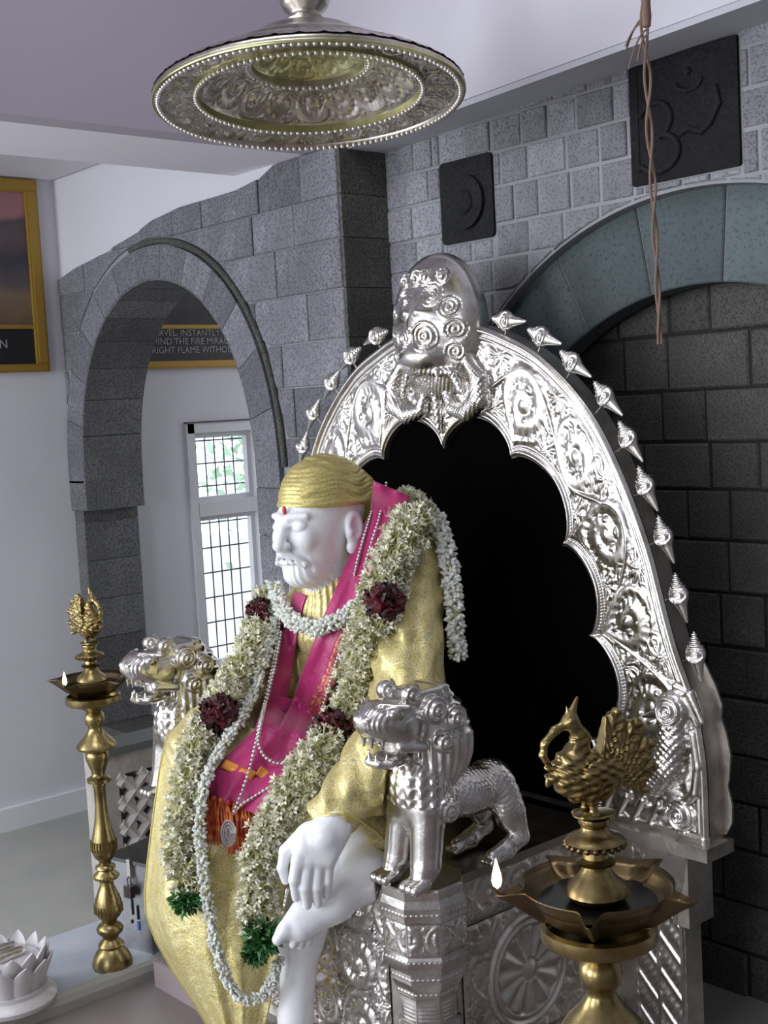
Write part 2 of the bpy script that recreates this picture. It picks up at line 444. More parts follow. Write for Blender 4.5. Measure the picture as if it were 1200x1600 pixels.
# soffit stones of the arch
for i in range(16):
    t0, t1 = i/16, (i+1)/16
    a = arc_pts(AH, .707, t0, t1, 3); v = []
    g = .002
    for (x, z) in a: v += [(x, YA-.004, z), (x, 2.572, z), (x, 2.572, z+.0), (x, YA-.004, z)]
    cx, cz = AC, 1.35
    inn = [(x+(cx-x)*.014, z+(cz-z)*.014) for x, z in a]
    # shrink along the curve for the joint
    inn[0] = tuple(np.array(inn[0])*.97+np.array(inn[1])*.03); inn[-1] = tuple(np.array(inn[-1])*.97+np.array(inn[1])*.03)
    v = []; f = []
    for (x, z), (xi, zi) in zip(a, inn): v += [(xi, YA-.010, zi), (xi, 2.570, zi), (x, 2.570, z), (x, YA-.010, z)]
    for k in range(2):
        o = 4*k
        for q in range(4): f.append((o+q, o+(q+1) % 4, o+4+(q+1) % 4, o+4+q))
    f += [(0, 1, 2, 3), (8, 11, 10, 9)]
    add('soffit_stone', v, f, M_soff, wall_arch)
# the return where the wall steps back, its shade put into darker stone
block_y = MB()
ret = struct(MB().box((-2.806, YA+.004, 0), (-2.797, YB+.02, ZS)).make('wall_return', M_mortar_d))
for i in range(len(rows)-1):
    z0, z1 = rows[i], min(rows[i+1], ZS)
    MB().box((-2.800, YA-.001, z0+.001), (-2.788, YB-.001, z1-.001)).make('stone_block', M_niche, ret)

# right wall: pale pocked ashlar over the big segmental arch --------
BC, BZ, BR = -1.762, 1.047, .913
def big(x, r=BR):
    t = abs(x-BC); return BZ+sqrt(max(0, r*r-t*t)) if t < r else 0
XR = .9
wr = MB()
xb = list(np.linspace(BC-BR, BC+BR, 60))
wr.add(*strip_wall(xb, [max(big(x), .02) for x in xb], [zt(x)-.002 for x in xb], YB+.004, YB+.30))
wr.box((-2.80, YB+.004, 0), (BC-BR, YB+.30, ZS)); wr.prism([(BC+BR, 0), (XR, 0), (XR, zt(XR)), (BC+BR, zt(BC+BR))], 1, YB+.004, YB+.30)
wall_r = struct(wr.make('wall_behind_throne', M_mortar))
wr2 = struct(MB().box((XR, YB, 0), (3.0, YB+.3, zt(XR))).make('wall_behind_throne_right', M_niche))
P1 = (-2.565, -2.368, 1.932, 2.152); P2 = (-1.912, -1.618, 1.985, 2.268)
random.seed(11); z = ZS; rws = [2.34, 2.235]
while rws[-1] > 0: rws.append(rws[-1]-random.uniform(.078, .098) if rws[-1] > 1.2 else rws[-1]-.13)
for r in range(len(rws)-1):
    z1, z0 = rws[r], max(0, rws[r+1]); x = -2.797
    while x < -.6:
        w = random.uniform(.075, .13) if z0 > 1.15 else random.uniform(.16, .28); xe = x+w
        xx = list(np.linspace(x, xe, 5))
        segs = [(xx, z0, z1)]
        for (a, b, c, d) in (P1, P2):
            ns = []
            for s, u0, u1 in segs:
                if s[-1] > a and s[0] < b and u1 > c and u0 < d:
                    if s[0] < a: ns.append((list(np.linspace(s[0], a, 3)), u0, u1))
                    if s[-1] > b: ns.append((list(np.linspace(b, s[-1], 3)), u0, u1))
                    m_ = list(np.linspace(max(s[0], a), min(s[-1], b), 3))
                    if u1-d > .008: ns.append((m_, d, u1))
                    if c-u0 > .008: ns.append((m_, u0, c))
                else: ns.append((s, u0, u1))
            segs = ns
        for s, u0, u1 in segs:
            if s[-1]-s[0] < .012: continue
            if u0 < BZ and s[0] > BC-BR: continue
            if u0 < BZ: s = list(np.linspace(s[0], min(s[-1], BC-BR+.004), 4))
            if s[-1]-s[0] < .012: continue
            lo_ = [max(u0, big(q)+.004 if abs(q-BC) < BR else u0) for q in s]
            if all(l >= u1-.004 for l in lo_): continue
            if min(zt(q) for q in s)-.004-lo_[0] < .012: continue
            hi_ = [max(l+.001, min(u1, zt(q)-.004)) for l, q in zip(lo_, s)]
            block(wall_r, s, lo_, hi_, YB+random.uniform(-.003, .0025), .03, M_stone2, gap=.0042, bevel=.003)
        x = xe
# recessed ring of smooth blue voussoirs
RI = .715; ring_y = YB+.035
ring = struct(MB().box((BC-BR, ring_y+.03, -.0), (BC-BR+.01, ring_y+.04, .02)).make('arch_ring', M_mortar))
angs = [8]
for d in (14, 16, 15, 17, 15, 16, 17, 14, 16, 15, 16): angs.append(min(angs[-1]+d, 176))
for a0, a1 in zip(angs, angs[1:]):
    if a1-a0 < 2: continue
    A = [(BC+(BR+.004)*cos(radians(q)), BZ+(BR+.004)*sin(radians(q))) for q in np.linspace(a0, a1, 6)]
    B = [(BC+RI*cos(radians(q)), BZ-.02+RI*sin(radians(q))) for q in np.linspace(a0, a1, 6)]
    poly_block(ring, A+B[::-1], ring_y, .07, M_blue, 'voussoir', .003)
mring = MB(); q_ = np.linspace(radians(3), radians(177), 50)
v = []; f = []
for i, q in enumerate(q_):
    for r_, y_ in ((BR+.03, ring_y+.006), (BR+.03, ring_y+.06), (RI+.004, ring_y+.06), (RI+.004, ring_y+.006)): v.append((BC+r_*cos(q), y_, BZ-(.02 if r_ < .8 else 0)+r_*sin(q)))
for i in range(len(q_)-1):
    for k in range(4): f.append((4*i+k, 4*i+(k+1) % 4, 4*i+4+(k+1) % 4, 4*i+4+k))
mring.add(v, f); mring.make('mortar_bed', M_mortar, ring)
# niche wall
NY = 2.63
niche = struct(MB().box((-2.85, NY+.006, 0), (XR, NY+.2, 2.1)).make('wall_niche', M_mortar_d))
struct(MB().box((-2.9, YB+.31, 0), (-2.8, 4.4, 3.97)).make('wall_room_behind', M_white))
struct(MB().box((BC-BR-.05, YB+.29, 0), (BC-BR+.02, YB+.31, 1.6)).make('trim_6', M_niche))
random.seed(5); z = -.02
while z < 1.95:
    h = random.uniform(.115, .14); x = -2.7-random.uniform(0, .1)
    while x < -.75:
        w = random.choice([.13, .16, .19, .23])*random.uniform(.9, 1.1)
        if hypot(x+w/2-BC, max(0, z-BZ)) < BR+.1:
            j = random.uniform(-.004, .004)
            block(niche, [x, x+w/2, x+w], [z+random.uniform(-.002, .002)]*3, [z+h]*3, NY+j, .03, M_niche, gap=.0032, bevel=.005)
        x += w
    z += h
# carved black plaques
def slab(name, parent, a, b, c, d, y, dep, mat, rr=.012):
    pts = []
    for (cx, cz, s) in ((b-rr, d-rr, 0), (a+rr, d-rr, 90), (a+rr, c+rr, 180), (b-rr, c+rr, 270)):
        for q in (0, 45, 90): pts.append((cx+rr*cos(radians(s+q)), cz+rr*sin(radians(s+q))))
    return pts
t = thing('carved_plaque', 'small black stone plaque carved with a disc, set in the pale wall', 'plaque', (-2.466, YB, 1.93))
pts = slab('', 0, *P1, 0, 0, 0)
MB().prism(pts, 1, YB-.004, YB+.04).make('slab', M_black, t)
m = MB(); 
def disc(m, cx, cz, y, prof, n=32, ax=1):
    v = []
    for (r, h) in prof:
        for k in range(n): v.append((cx+r*cos(2*pi*k/n), y-h, cz+r*sin(2*pi*k/n)))
    f = [(i*n+k, i*n+(k+1) % n, (i+1)*n+(k+1) % n, (i+1)*n+k) for i in range(len(prof)-1) for k in range(n)]
    m.add(v, f)
disc(m, -2.469, 2.035, YB-.003, [(.072, 0), (.072, .012), (.066, .014), (.055, .008), (.034, .009), (.032, .014), (.02, .018), (.0001, .018)])
m.make('carved_disc', M_black, t, True)
t = thing('carved_plaque', 'large square black stone plaque carved with a curling symbol, behind the rope', 'plaque', (-1.765, YB, 1.985))
pts = slab('', 0, *P2, 0, 0, 0, .006)
MB().prism([(p[0], min(p[1], 2.266)) for p in slab('', 0, P2[0], P2[1], P2[2], P2[3], 0, 0, 0, .006)], 1, YB-.005, YB+.04).make('slab', M_black, t)
m = MB(); cx, cz = -1.79, 2.07
def relief(pts, r): m.tube([(p[0], YB-.006, p[1]) for p in pts], r, 8)
# the carved sign: a '3' like curl, tail to the right, a rising hook and a dot over a crescent
big3 = [(cx-.055+.05*0, cz+.075)]
relief([(cx-.05+.045*sin(q)+.0, cz+.055+.040*cos(q)) for q in np.linspace(-1.2, 2.9, 16)], [.007]*16)
relief([(cx-.045+.058*sin(q), cz-.020+.042*cos(q)) for q in np.linspace(.2, 4.1, 18)], [.008]*18)
relief([(cx+.015, cz+.01), (cx+.04, cz+.02), (cx+.075, cz+.005), (cx+.10, cz+.02), (cx+.125, cz+.06), (cx+.115, cz+.10)], [.007]*6)
relief([(cx+.045+.035*cos(q), cz+.125+.022*sin(q)) for q in np.linspace(pi, 2*pi, 10)], [.006]*10)
m.ball((cx+.045, YB-.006, cz+.145), .009)
m.tube([(P2[0]+.022, YB-.005, P2[2]+.03), (P2[0]+.022, YB-.005, P2[3]-.02)], .004, 6)
m.make('carved_sign', M_black, t, True)
# kerb
M_kerb = new_mat('white_marble_kerb', (.50, .53, .57), .3)
setc(M_kerb, ramp(M_kerb, noise(M_kerb, 4, 6, .6, None, .6), [(.3, (.33, .37, .42)), (.6, (.46, .50, .55)), (.8, (.55, .58, .62))]))
kb = struct(MB().box((-3.335, -1.0, 0), (-2.985, 2.33, .048)).make('floor_kerb', M_kerb))
M_kedge = new_mat('grey_marble_edging', (.36, .36, .33), .35)
k2 = MB(); k2.prism([(-2.99, 0), (-2.958, 0), (-2.956, .03), (-2.962, .046), (-2.975, .052), (-2.99, .052)], 1, -1.0, 1.98)
struct(k2.make('floor_kerb_edging', M_kedge))
MB().box((-4.434, 2.34, 0), (AC+AH-.03, 2.56, .33)).make('arch_sill', M_niche, wall_arch)
# window -------------------------------------------------------------
M_wf = new_mat('white_window_paint', (.74, .73, .76), .45)
M_bar = new_mat('grey_window_bar', (.10, .10, .13), .5)
win = struct(bpy.data.objects.new('window_1', None)); link(win); win.location = (XW, WY0, WZ0); bpy.context.view_layer.update()
fr = MB(); x0, x1 = XW-.06, XW+.012
fr.box((x0, WY0-.005, WZ0-.01), (x1, WY0+.032, WZ1+.01)); fr.box((x0, WY1-.032, WZ0), (x1, WY1+.005, WZ1+.01))
fr.box((x0, WY0, WZ1-.03), (x1, WY1, WZ1+.012)); fr.box((x0, WY0, WZ0-.012), (x1+.02, WY1, WZ0+.03))
fr.box((x0, WY0+.03, 1.085), (x1, WY1-.03, 1.145)); fr.box((x0, 3.19, WZ0), (x1, 3.25, WZ1))
fr.make('window_frame', M_wf, win)
hd = MB(); hd.box((XW, WY0-.008, WZ1+.012), (XW+.02, WY1, WZ1+.018)); hd.make('drip_edge', new_mat('dark_paint', (.08, .07, .08), .6), win)
for (ya, yb) in ((WY0+.03, 3.192), (3.248, WY1-.03)):
    for (za, zb) in ((WZ0+.03, 1.087), (1.143, WZ1-.03)):
        s = MB(); w = .022; xx0, xx1 = XW-.05, XW-.02
        s.box((xx0, ya, za), (xx1, ya+w, zb)).box((xx0, yb-w, za), (xx1, yb, zb)).box((xx0, ya+w, za), (xx1, yb-w, za+w)).box((xx0, ya+w, zb-w), (xx1, yb-w, zb))
        so = s.make('sash', M_wf, win)
        for yy in np.linspace(ya+.01, yb-.01, 7)[1:-1]:
            MB().tube([(XW-.075, yy, za), (XW-.075, yy, zb)], .0032, 6).make('window_bar', M_bar, win)
        nz = int(round((zb-za)/.115))
        for k in range(1, nz+1):
            zz = za+(k-.35)*(zb-za)/nz
            MB().tube([(XW-.07, ya, zz), (XW-.07, yb, zz)], .0035, 6).make('window_bar', M_bar, win)
g = new_mat('window_glass', (1, 1, 1), .02); bsdf(g).inputs['Transmission Weight'].default_value = 1; bsdf(g).inputs['IOR'].default_value = 1.02
# greenery well beyond the window
M_leafo = new_mat('garden_leaf', (.42, .58, .42), .6)  # leaf colour paled to carry the washed-out outdoor glare
tr = thing('tree', 'blurred green tree outside the barred window', 'tree', (-9.5, 6.9, 0))
MB().lathe([(.12, 0), (.09, 1.0), (.05, 2.2)], (-9.5, 6.9, 0), 10).make('trunk', new_mat('bark', (.2, .15, .1), .8), tr)
random.seed(2); mt = MB()
for k in range(600):
    a, b, c = random.gauss(0, .55), random.gauss(0, .55), random.gauss(0, .45); s = .07
    p = np.array([-9.5+a, 6.9+b, 1.35+c]); u = np.array([random.gauss(0, 1) for _ in range(3)]); w = np.array([random.gauss(0, 1) for _ in range(3)])
    u = u/np.linalg.norm(u)*s; w = w/np.linalg.norm(w)*s*.5
    mt.add([p-u, p+w, p+u, p-w], [(0, 1, 2, 3)])
tag(mt.make('foliage', M_leafo, tr), kind='stuff')
struct(MB().box((-14, -8, -.2), (-4.72, 14, -.05)).make('ground_outside', new_mat('pale_ground', (.6, .6, .55), .9)))

# ================================================================ METALS
def metal(name, col, rough, bs=.25, scale=90, tarn=None):
    m = new_mat(name, col, rough, 1.0)
    n = noise(m, scale, 4, .6)
    r = nd(m, 'ShaderNodeMapRange'); r.inputs[3].default_value = rough*.7; r.inputs[4].default_value = rough*1.5
    lk(m, noise(m, 22, 4), r.inputs[0]); lk(m, r.outputs[0], bsdf(m).inputs['Roughness'])
    if tarn: setc(m, ramp(m, noise(m, 14, 6, .65), [(.30, tarn), (.58, col)]))
    bump(m, n, bs, .0015); return m
M_silver = metal('polished_silver', (.76, .735, .71), .23, .30, 120, (.50, .465, .42))
M_silver_d = metal('dull_silver', (.62, .58, .54), .34, .35, 90, (.36, .33, .29))
M_brass = metal('old_brass', (.37, .29, .125), .27, .2, 60, (.16, .115, .05))
M_brass_d = metal('dark_brass', (.20, .145, .07), .34, .3, 60, (.08, .055, .03))
M_gold = new_mat('gold_paint', (.36, .22, .035), .45, .35)
M_blackp = new_mat('black_board', (.01, .01, .012), .5)

def scroll(u, v, w, L=None):
    """repousse relief height 0..1 of a running acanthus scroll; u along, v across 0..w"""
    L = L or w*1.02
    k = np.round(u/L); du = u-k*L; sg = np.where(np.mod(k, 2) == 0, 1.0, -1.0)
    dv = (v-w/2)*sg; R = w*.47
    rho = np.hypot(du, dv)/R; th = np.arctan2(dv, du)
    ph = rho*1.55 - th/(2*pi)
    spir = np.abs(np.cos(pi*ph))**.8
    inside = 1/(1+np.exp((rho-1.02)*26))
    flute = .5+.5*np.cos(th*15+rho*9)
    leaf = spir*.75+.30*flute*np.clip(rho*1.4, 0, 1)*(1-spir)
    core = np.exp(-(rho/.26)**2)
    petals = np.exp(-((rho-.42)/.12)**2)*(.5+.5*np.cos(5*th))
    h = inside*np.maximum(np.maximum(leaf, core), petals*.9)
    # corner leaves between medallions
    cu = np.where(du > 0, du-L/2, du+L/2)
    for side in (0, 1):
        cv = (v-(w*.10 if side == 0 else w*.90))
        rr = np.hypot(cu, cv)/(w*.30); tt = np.arctan2(cv, cu)
        lf = (1-np.clip(rr, 0, 1))**.5*(.55+.45*np.cos(tt*10+rr*3))
        h = np.maximum(h, lf*.8*(1-inside))
    stem = np.exp(-((v-(w/2+sg*w*.40*np.cos(np.clip(du/(L/2), -1, 1)*pi/2)))/(w*.035))**2)
    return np.maximum(h, stem*.85)
def scroll2(u, v, w, L=None):
    a = scroll(u, v, w, L); ws = w/3; b = scroll(u+.3*ws, np.mod(v, ws), ws)
    return np.maximum(a, .5*a+.38*b)
def grid_faces(n, m, flip=False, wrap=False):
    i, j = np.meshgrid(np.arange(n if wrap else n-1), np.arange(m-1), indexing='ij')
    i2 = (i+1) % n
    q = np.stack([i*m+j, i2*m+j, i2*m+j+1, i*m+j+1], -1).reshape(-1, 4)
    return q[:, ::-1].copy() if flip else q

# ================================================================ PICTURES ON THE LEFT WALL
def picture_frame(label, y0, y1, z0, z1, zc, colA, text_draw=None, seed=1):
    t = thing('framed_picture', label, 'picture', (XW, (y0+y1)/2, z0))
    w = .048; fr = MB()
    for (a, b, c, d) in ((y0, y1, z1-w, z1), (y0, y1, z0, z0+w*.62), (y0, y0+w, z0+w*.62, z1-w), (y1-w, y1, z0+w*.62, z1-w)):
        fr.box((XW+.001, a, c), (XW+.026, b, d)); fr.box((XW+.026, a+.008, c+.006), (XW+.031, b-.008, d-.006))
    fr.make('frame', M_gold, t)
    MB().box((XW+.001, y0+w, zc+.016), (XW+.012, y1-w, z1-w)).make('painting', colA, t)
    MB().box((XW+.001, y0+w, zc), (XW+.020, y1-w, zc+.016)).make('divider', M_gold, t)
    cp = MB().box((XW+.001, y0+w, z0+w*.62), (XW+.012, y1-w, zc)).make('caption_board', M_blackp, t)
    return t, cp
M_pa = new_mat('temple_courtyard_painting', (.2, .15, .12), .6)
_s = nd(M_pa, 'ShaderNodeSeparateXYZ'); lk(M_pa, coords(M_pa), _s.inputs[0])
_mr = nd(M_pa, 'ShaderNodeMapRange'); _mr.inputs[1].default_value = .16; _mr.inputs[2].default_value = .67
_ad = nd(M_pa, 'ShaderNodeMath', operation='ADD'); _mu = nd(M_pa, 'ShaderNodeMath', operation='MULTIPLY'); _mu.inputs[1].default_value = .10
lk(M_pa, noise(M_pa, 9, 5), _mu.inputs[0]); lk(M_pa, _s.outputs[2], _ad.inputs[0]); lk(M_pa, _mu.outputs[0], _ad.inputs[1]); lk(M_pa, _ad.outputs[0], _mr.inputs[0])
setc(M_pa, ramp(M_pa, _mr.outputs[0], [(.08, (.09, .055, .045)), (.20, (.16, .11, .06)), (.34, (.20, .14, .08)), (.42, (.10, .08, .09)), (.60, (.045, .045, .06)), (.75, (.12, .085, .09)), (.86, (.09, .07, .075)), (.92, (.34, .17, .18))]))
M_pb = new_mat('dark_fire_painting', (.02, .02, .02), .5)
setc(M_pb, ramp(M_pb, noise(M_pb, 7, 5), [(.4, (.008, .008, .01)), (.7, (.06, .055, .05))]))
M_txt = new_mat('white_lettering', (.34, .34, .34), .6)
def text(parent, body, y, z, size, name='lettering', sy=1):
    c = bpy.data.curves.new('lettering', 'FONT'); c.body = body; c.size = size; c.extrude = .0008; c.materials.append(M_txt); c.align_x = 'LEFT'
    tmp = bpy.data.objects.new('tmp', c); COL.objects.link(tmp)
    bpy.context.view_layer.update()
    me = bpy.data.meshes.new_from_object(tmp.evaluated_get(bpy.context.evaluated_depsgraph_get()))
    bpy.data.objects.remove(tmp); bpy.data.curves.remove(c)
    me.materials.clear(); me.materials.append(M_txt)
    o = bpy.data.objects.new(name, me); link(o, parent)
    o.location = (XW+.0132-parent.matrix_world.translation[0], y-parent.matrix_world.translation[1], z-parent.matrix_world.translation[2])
    o.rotation_euler = (pi/2, 0, pi/2)   # faces +X, reads towards +Y
    return o
t1, c1 = picture_frame('gold framed painting of a temple court hanging on the white wall left of the arch', 1.30, 2.262, 1.70, 2.41, 1.86, M_pa)
text(t1, 'N', 2.072, 1.79, .045)
t2, c2 = picture_frame('gold framed dark painting with white caption, seen through the pointed arch', 2.55, 3.32, 1.70, 2.41, 1.86, M_pb)
text(t2, 'MARVEL, INSTANTLY TO P', 2.70, 1.832, .037); text(t2, 'BEHIND THE FIRE MIRACLE', 2.68, 1.797, .037); text(t2, 'A BRIGHT FLAME WITHOUT ANY', 2.66, 1.762, .037)

# ================================================================ MARBLE PEDESTAL WITH PIERCED PANEL
M_marb = new_mat('cream_marble', (.50, .47, .42), .4)
setc(M_marb, ramp(M_marb, noise(M_marb, 12, 6, .6, None, .5), [(.35, (.36, .33, .29)), (.7, (.54, .51, .46))]))
M_slabtop = new_mat('grey_green_slab', (.14, .15, .14), .3)
px0, px1, py0, py1, pt = -3.53, -3.415, 1.80, 2.325, .50
t = thing('marble_pedestal', 'low cream marble pedestal with pierced panel and grey top, before the arch pier', 'pedestal', (px0, py0, 0))
b = MB(); b.box((px0, py0, 0), (px1-.02, py1, pt)); b.make('body', M_marb, t)
b = MB(); b.box((px0-.012, py0-.01, pt), (px1+.01, py1, pt+.022)); b.make('top_slab', M_slabtop, t)
b = MB()
b.box((px1-.02, py0, 0), (px1, py0+.05, pt)).box((px1-.02, py1-.05, 0), (px1, py1, pt)).box((px1-.02, py0+.05, pt-.065), (px1, py1-.05, pt)).box((px1-.02, py0+.05, 0), (px1, py1-.05, .10))
fr_ = b.make('panel_frame', M_marb, t)
M_hole_shade = new_mat('hole_shade_paint', (.07, .08, .07), .8)  # dark sheet standing in for the shade behind the pierced marble
MB().box((px1-.021, py0+.05, .10), (px1-.016, py1-.05, pt-.065)).make('hole_shade', M_hole_shade, t)
M_jali = new_mat('pale_pierced_marble', (.56, .52, .48), .5)
jal = MB(); ya, yb, za, zb = py0+.05, py1-.05, .10, pt-.065; st = .075
def clipseg(p, q):
    n = 24; inn = [i for i in range(n+1) if ya <= p[0]+(q[0]-p[0])*i/n <= yb and za <= p[1]+(q[1]-p[1])*i/n <= zb]
    if len(inn) < 2: return None
    f_ = lambda i: (p[0]+(q[0]-p[0])*i/n, p[1]+(q[1]-p[1])*i/n)
    return f_(inn[0]), f_(inn[-1])
for k in range(-8, 10):
    for d in (1, -1):
        s_ = clipseg((ya+k*st, za if d > 0 else zb), (ya+k*st+.6, za+.6 if d > 0 else zb-.6))
        if s_: jal.tube([(px1-.009, s_[0][0], s_[0][1]), (px1-.009, s_[1][0], s_[1][1])], .017, 6)
jal.make('lattice', M_jali, t)
for i in range(5):
    for j in range(5):
        c = (px1-.006, ya+st*(i+.5)*.96, za+st*(j+.5)*.9)
        if c[1] < yb-.02 and c[2] < zb-.02:
            m = MB(); disc(m, 0, 0, 0, [(.020, -.003), (.020, .004), (.012, .007), (.0001, .007)], 8)
            m.v = [(c[0]-p[1]-.0, c[1]+p[0], c[2]+p[2]) for p in m.v]; m.make('boss', M_jali, t, True)

# ================================================================ STEEL COLLECTION BOX
M_steel = metal('scratched_steel', (.40, .40, .41), .38, .2, 40, (.25, .25, .26))
t = thing('collection_box', 'small steel collection box with a padlock, between the tall lamp and gold cloth', 'box', (-3.0, 1.70, .048))
ca, sa = cos(radians(14)), sin(radians(14))
def rot(p): return (-3.005+p[0]*ca+p[1]*sa*0+ -p[1]*sa, 1.695+p[0]*sa*-1*-1+p[1]*ca, .048+p[2])
bx = MB()
H = .245
def rb(m, a, b):
    k = MB().box(a, b); m.add([rot(p) for p in k.v], k.f)
rb(bx, (-.15, 0, 0), (0, .20, H)); bx.make('body', M_steel, t)
lid = MB(); rb(lid, (-.156, -.006, H), (.006, .206, H+.010)); lid.make('lid', metal('dark_lid_steel', (.16, .17, .17), .25), t)
e_ = MB(); rb(e_, (-.006, -.003, 0), (.002, .003, H)); e_.make('corner_strip', M_steel, t)
lk_ = MB(); rb(lk_, (-.075, -.022, .155), (-.048, -.006, .187)); pad = lk_.make('padlock', new_mat('brown_padlock', (.06, .035, .03), .4, .4), t)
sh = MB(); sh.tube([rot((-.068, -.013, .187)), rot((-.068, -.013, .205)), rot((-.0615, -.013, .212)), rot((-.055, -.013, .205)), rot((-.055, -.013, .187))], .003, 6); sh.make('shackle', M_steel, pad)
hs = MB(); rb(hs, (-.068, -.012, .205), (-.056, -.004, .26)); hs.make('hasp', M_silver_d, t)
for (a, b, c, d) in ((-.07, -.066, .10, .145), (-.05, -.046, .09, .13), (-.075, -.071, .075, .085)):
    s_ = MB(); rb(s_, (a, -.004, c), (b, .001, d)); s_.make('slot', M_blackp, t)
s_ = MB(); rb(s_, (-.052, -.003, .06), (-.044, .001, .085)); s_.make('sticker', new_mat('blue_sticker', (.05, .15, .5), .5), t)

# ================================================================ WHITE LOTUS PEDESTAL WITH SMALL SILVER FEET RELIC
M_wm = new_mat('white_marble', (.62, .60, .62), .25); bsdf(M_wm).inputs['Subsurface Weight'].default_value = .12; bsdf(M_wm).inputs['Subsurface Radius'].default_value = (.02, .02, .02)
lc = np.array([-3.045, 1.295, .048])
t = thing('lotus_pedestal', 'round white marble lotus pedestal on the kerb, at the bottom left corner', 'pedestal', tuple(lc))
MB().lathe([(.0, 0), (.118, 0), (.122, .012), (.112, .024), (.10, .03), (.10, .04), (.0, .04)], lc, 40).make('base', M_wm, t, True)
def petal(mb, c, az, r0, z0, L, W, curl, th=.006, flare=.25):
    """cupped lotus petal rising from radius r0"""
    n, k = 8, 7; v = []
    for s in (0, 1):
        for i in range(n+1):
            u = i/n; r = r0+flare*L*sin(u*pi*.5)+curl*u*u; zz = z0+L*u
            w = W*sin(pi*min(1, (.12+.88*u)))**.5*(1-u**12)
            for j in range(k+1):
                q = (j/k-.5)*2
                a = az+q*w/max(r, .02); rr = r-.25*w*abs(q)**2-s*th*.8
                v.append((c[0]+rr*cos(a), c[1]+rr*sin(a), c[2]+zz))
    N = (n+1)*(k+1); f = []
    for i in range(n):
        for j in range(k):
            a = i*(k+1)+j; f.append((a, a+1, a+k+2, a+k+1)); f.append((N+a, N+a+k+1, N+a+k+2, N+a+1))
    ed = [j for j in range(k+1)]+[i*(k+1)+k for i in range(1, n+1)]+[n*(k+1)+j for j in range(k-1, -1, -1)]+[i*(k+1) for i in range(n-1, 0, -1)]
    for a, b in zip(ed, ed[1:]+ed[:1]): f.append((a, N+a, N+b, b))
    mb.add(v, f)
for k in range(12):
    m = MB(); petal(m, lc, 2*pi*k/12, .088, .035, .085, .033, .012); m.make('petal', M_wm, t, True)
for k in range(12):
    m = MB(); petal(m, lc, 2*pi*(k+.5)/12, .076, .05, .095, .03, .006); m.make('petal', M_wm, t, True)
MB().lathe([(0, .04), (.075, .04), (.085, .11), (.072, .118), (0, .118)], lc, 32).make('core', M_wm, t, True)
fp = thing('silver_footprints', 'pair of tiny silver sacred feet on the white lotus pedestal', 'ornament', (lc[0], lc[1], lc[2]+.118))
for sx in (-1, 1):
    def ft(P, sx=sx):
        d = s_cap(P, (lc[0]+sx*.022, lc[1]+.03, lc[2]+.126), (lc[0]+sx*.024, lc[1]-.03, lc[2]+.124), .014, .019)
        for q in range(5): d = sm(d, s_cap(P, (lc[0]+sx*(.012+.0065*q), lc[1]-.044+.003*q, lc[2]+.124), (lc[0]+sx*(.012+.0065*q), lc[1]-.054+.004*q, lc[2]+.123), .0055-.0005*q), .004)
        return np.maximum(d, lc[2]+.1185-P[2])
    sculpt('foot', ft, (lc[0]-.07, lc[1]-.08, lc[2]+.11), (lc[0]+.07, lc[1]+.06, lc[2]+.15), .002, M_silver, fp)

# ================================================================ BRASS OIL LAMPS
LP = [(0, 0), (.052, 0), (.054, .008), (.050, .022), (.045, .034), (.036, .046), (.030, .052), (.035, .058), (.030, .066), (.020, .076), (.024, .084), (.034, .094), (.036, .102), (.031, .112),
      (.019, .120), (.020, .126), (.031, .138), (.037, .152), (.037, .166), (.033, .186), (.025, .206), (.0185, .220), (.018, .232), (.023, .236), (.032, .240), (.033, .246), (.032, .252), (.023, .258), (.022, .264), (.027, .268), (.026, .274), (.016, .280),
      (.016, .288), (.026, .298), (.032, .312), (.034, .330), (.031, .350), (.025, .372), (.019, .402), (.0155, .44), (.0155, .486), (.018, .492), (.018, .498), (.031, .503), (.032, .512), (.023, .517), (.018, .522), (.018, .530), (.024, .545), (.031, .566), (.032, .578), (.027, .586), (.029, .590),
      (.050, .594), (.053, .600), (.050, .606), (.040, .618), (.028, .630), (.019, .644), (.018, .652), (.025, .660), (.027, .672), (.025, .684), (.019, .690), (.023, .696), (.036, .704), (.060, .712), (.068, .714), (.072, .718), (.072, .734), (.066, .737)]
TOPZ = lambda z: .76+(z-.76)*.66
TOPP = [(.034, .772), (.040, .785), (.036, .80), (.024, .815), (.0185, .828), (.016, .834), (.024, .840), (.025, .846), (.016, .851), (.015, .862), (.020, .868), (.033, .876), (.037, .884), (.034, .890), (.024, .896), (.018, .902), (.016, .910), (.020, .918), (.019, .926), (.010, .930), (0, .930)]
TOPP = [(r, TOPZ(z)) for r, z in TOPP]
def pan_mesh(c, s, rot0, nsp=5):
    """oil pan with five pouring lips"""
    n = 160; prof = [(.0, .760), (.05, .758), (.085, .764), (.098, .778), (.100, .781), (.092, .772), (.066, .742), (.03, .737), (0, .737)]
    v = []
    for i, (r, zz) in enumerate(prof):
        for k in range(n):
            a = 2*pi*k/n; q = ((a-rot0)*nsp/(2*pi)) % 1; q = min(q, 1-q)   # distance to nearest lip
            lip = exp(-(q/.070)**2); f_ = (r/.1)**3 if r > .05 else 0
            rr = r*.93+f_*lip*.034-(1-lip)*0; zz2 = zz+f_*(.012*(1-exp(-((.5-q)/.25)**2))*0 + .006*(1-lip))
            v.append((c[0]+s*rr*cos(a), c[1]+s*rr*sin(a), c[2]+s*zz2))
    m = len(prof); f = [(i*n+k, i*n+(k+1) % n, (i+1)*n+(k+1) % n, (i+1)*n+k) for i in range(m-1) for k in range(n)]
    return v, f
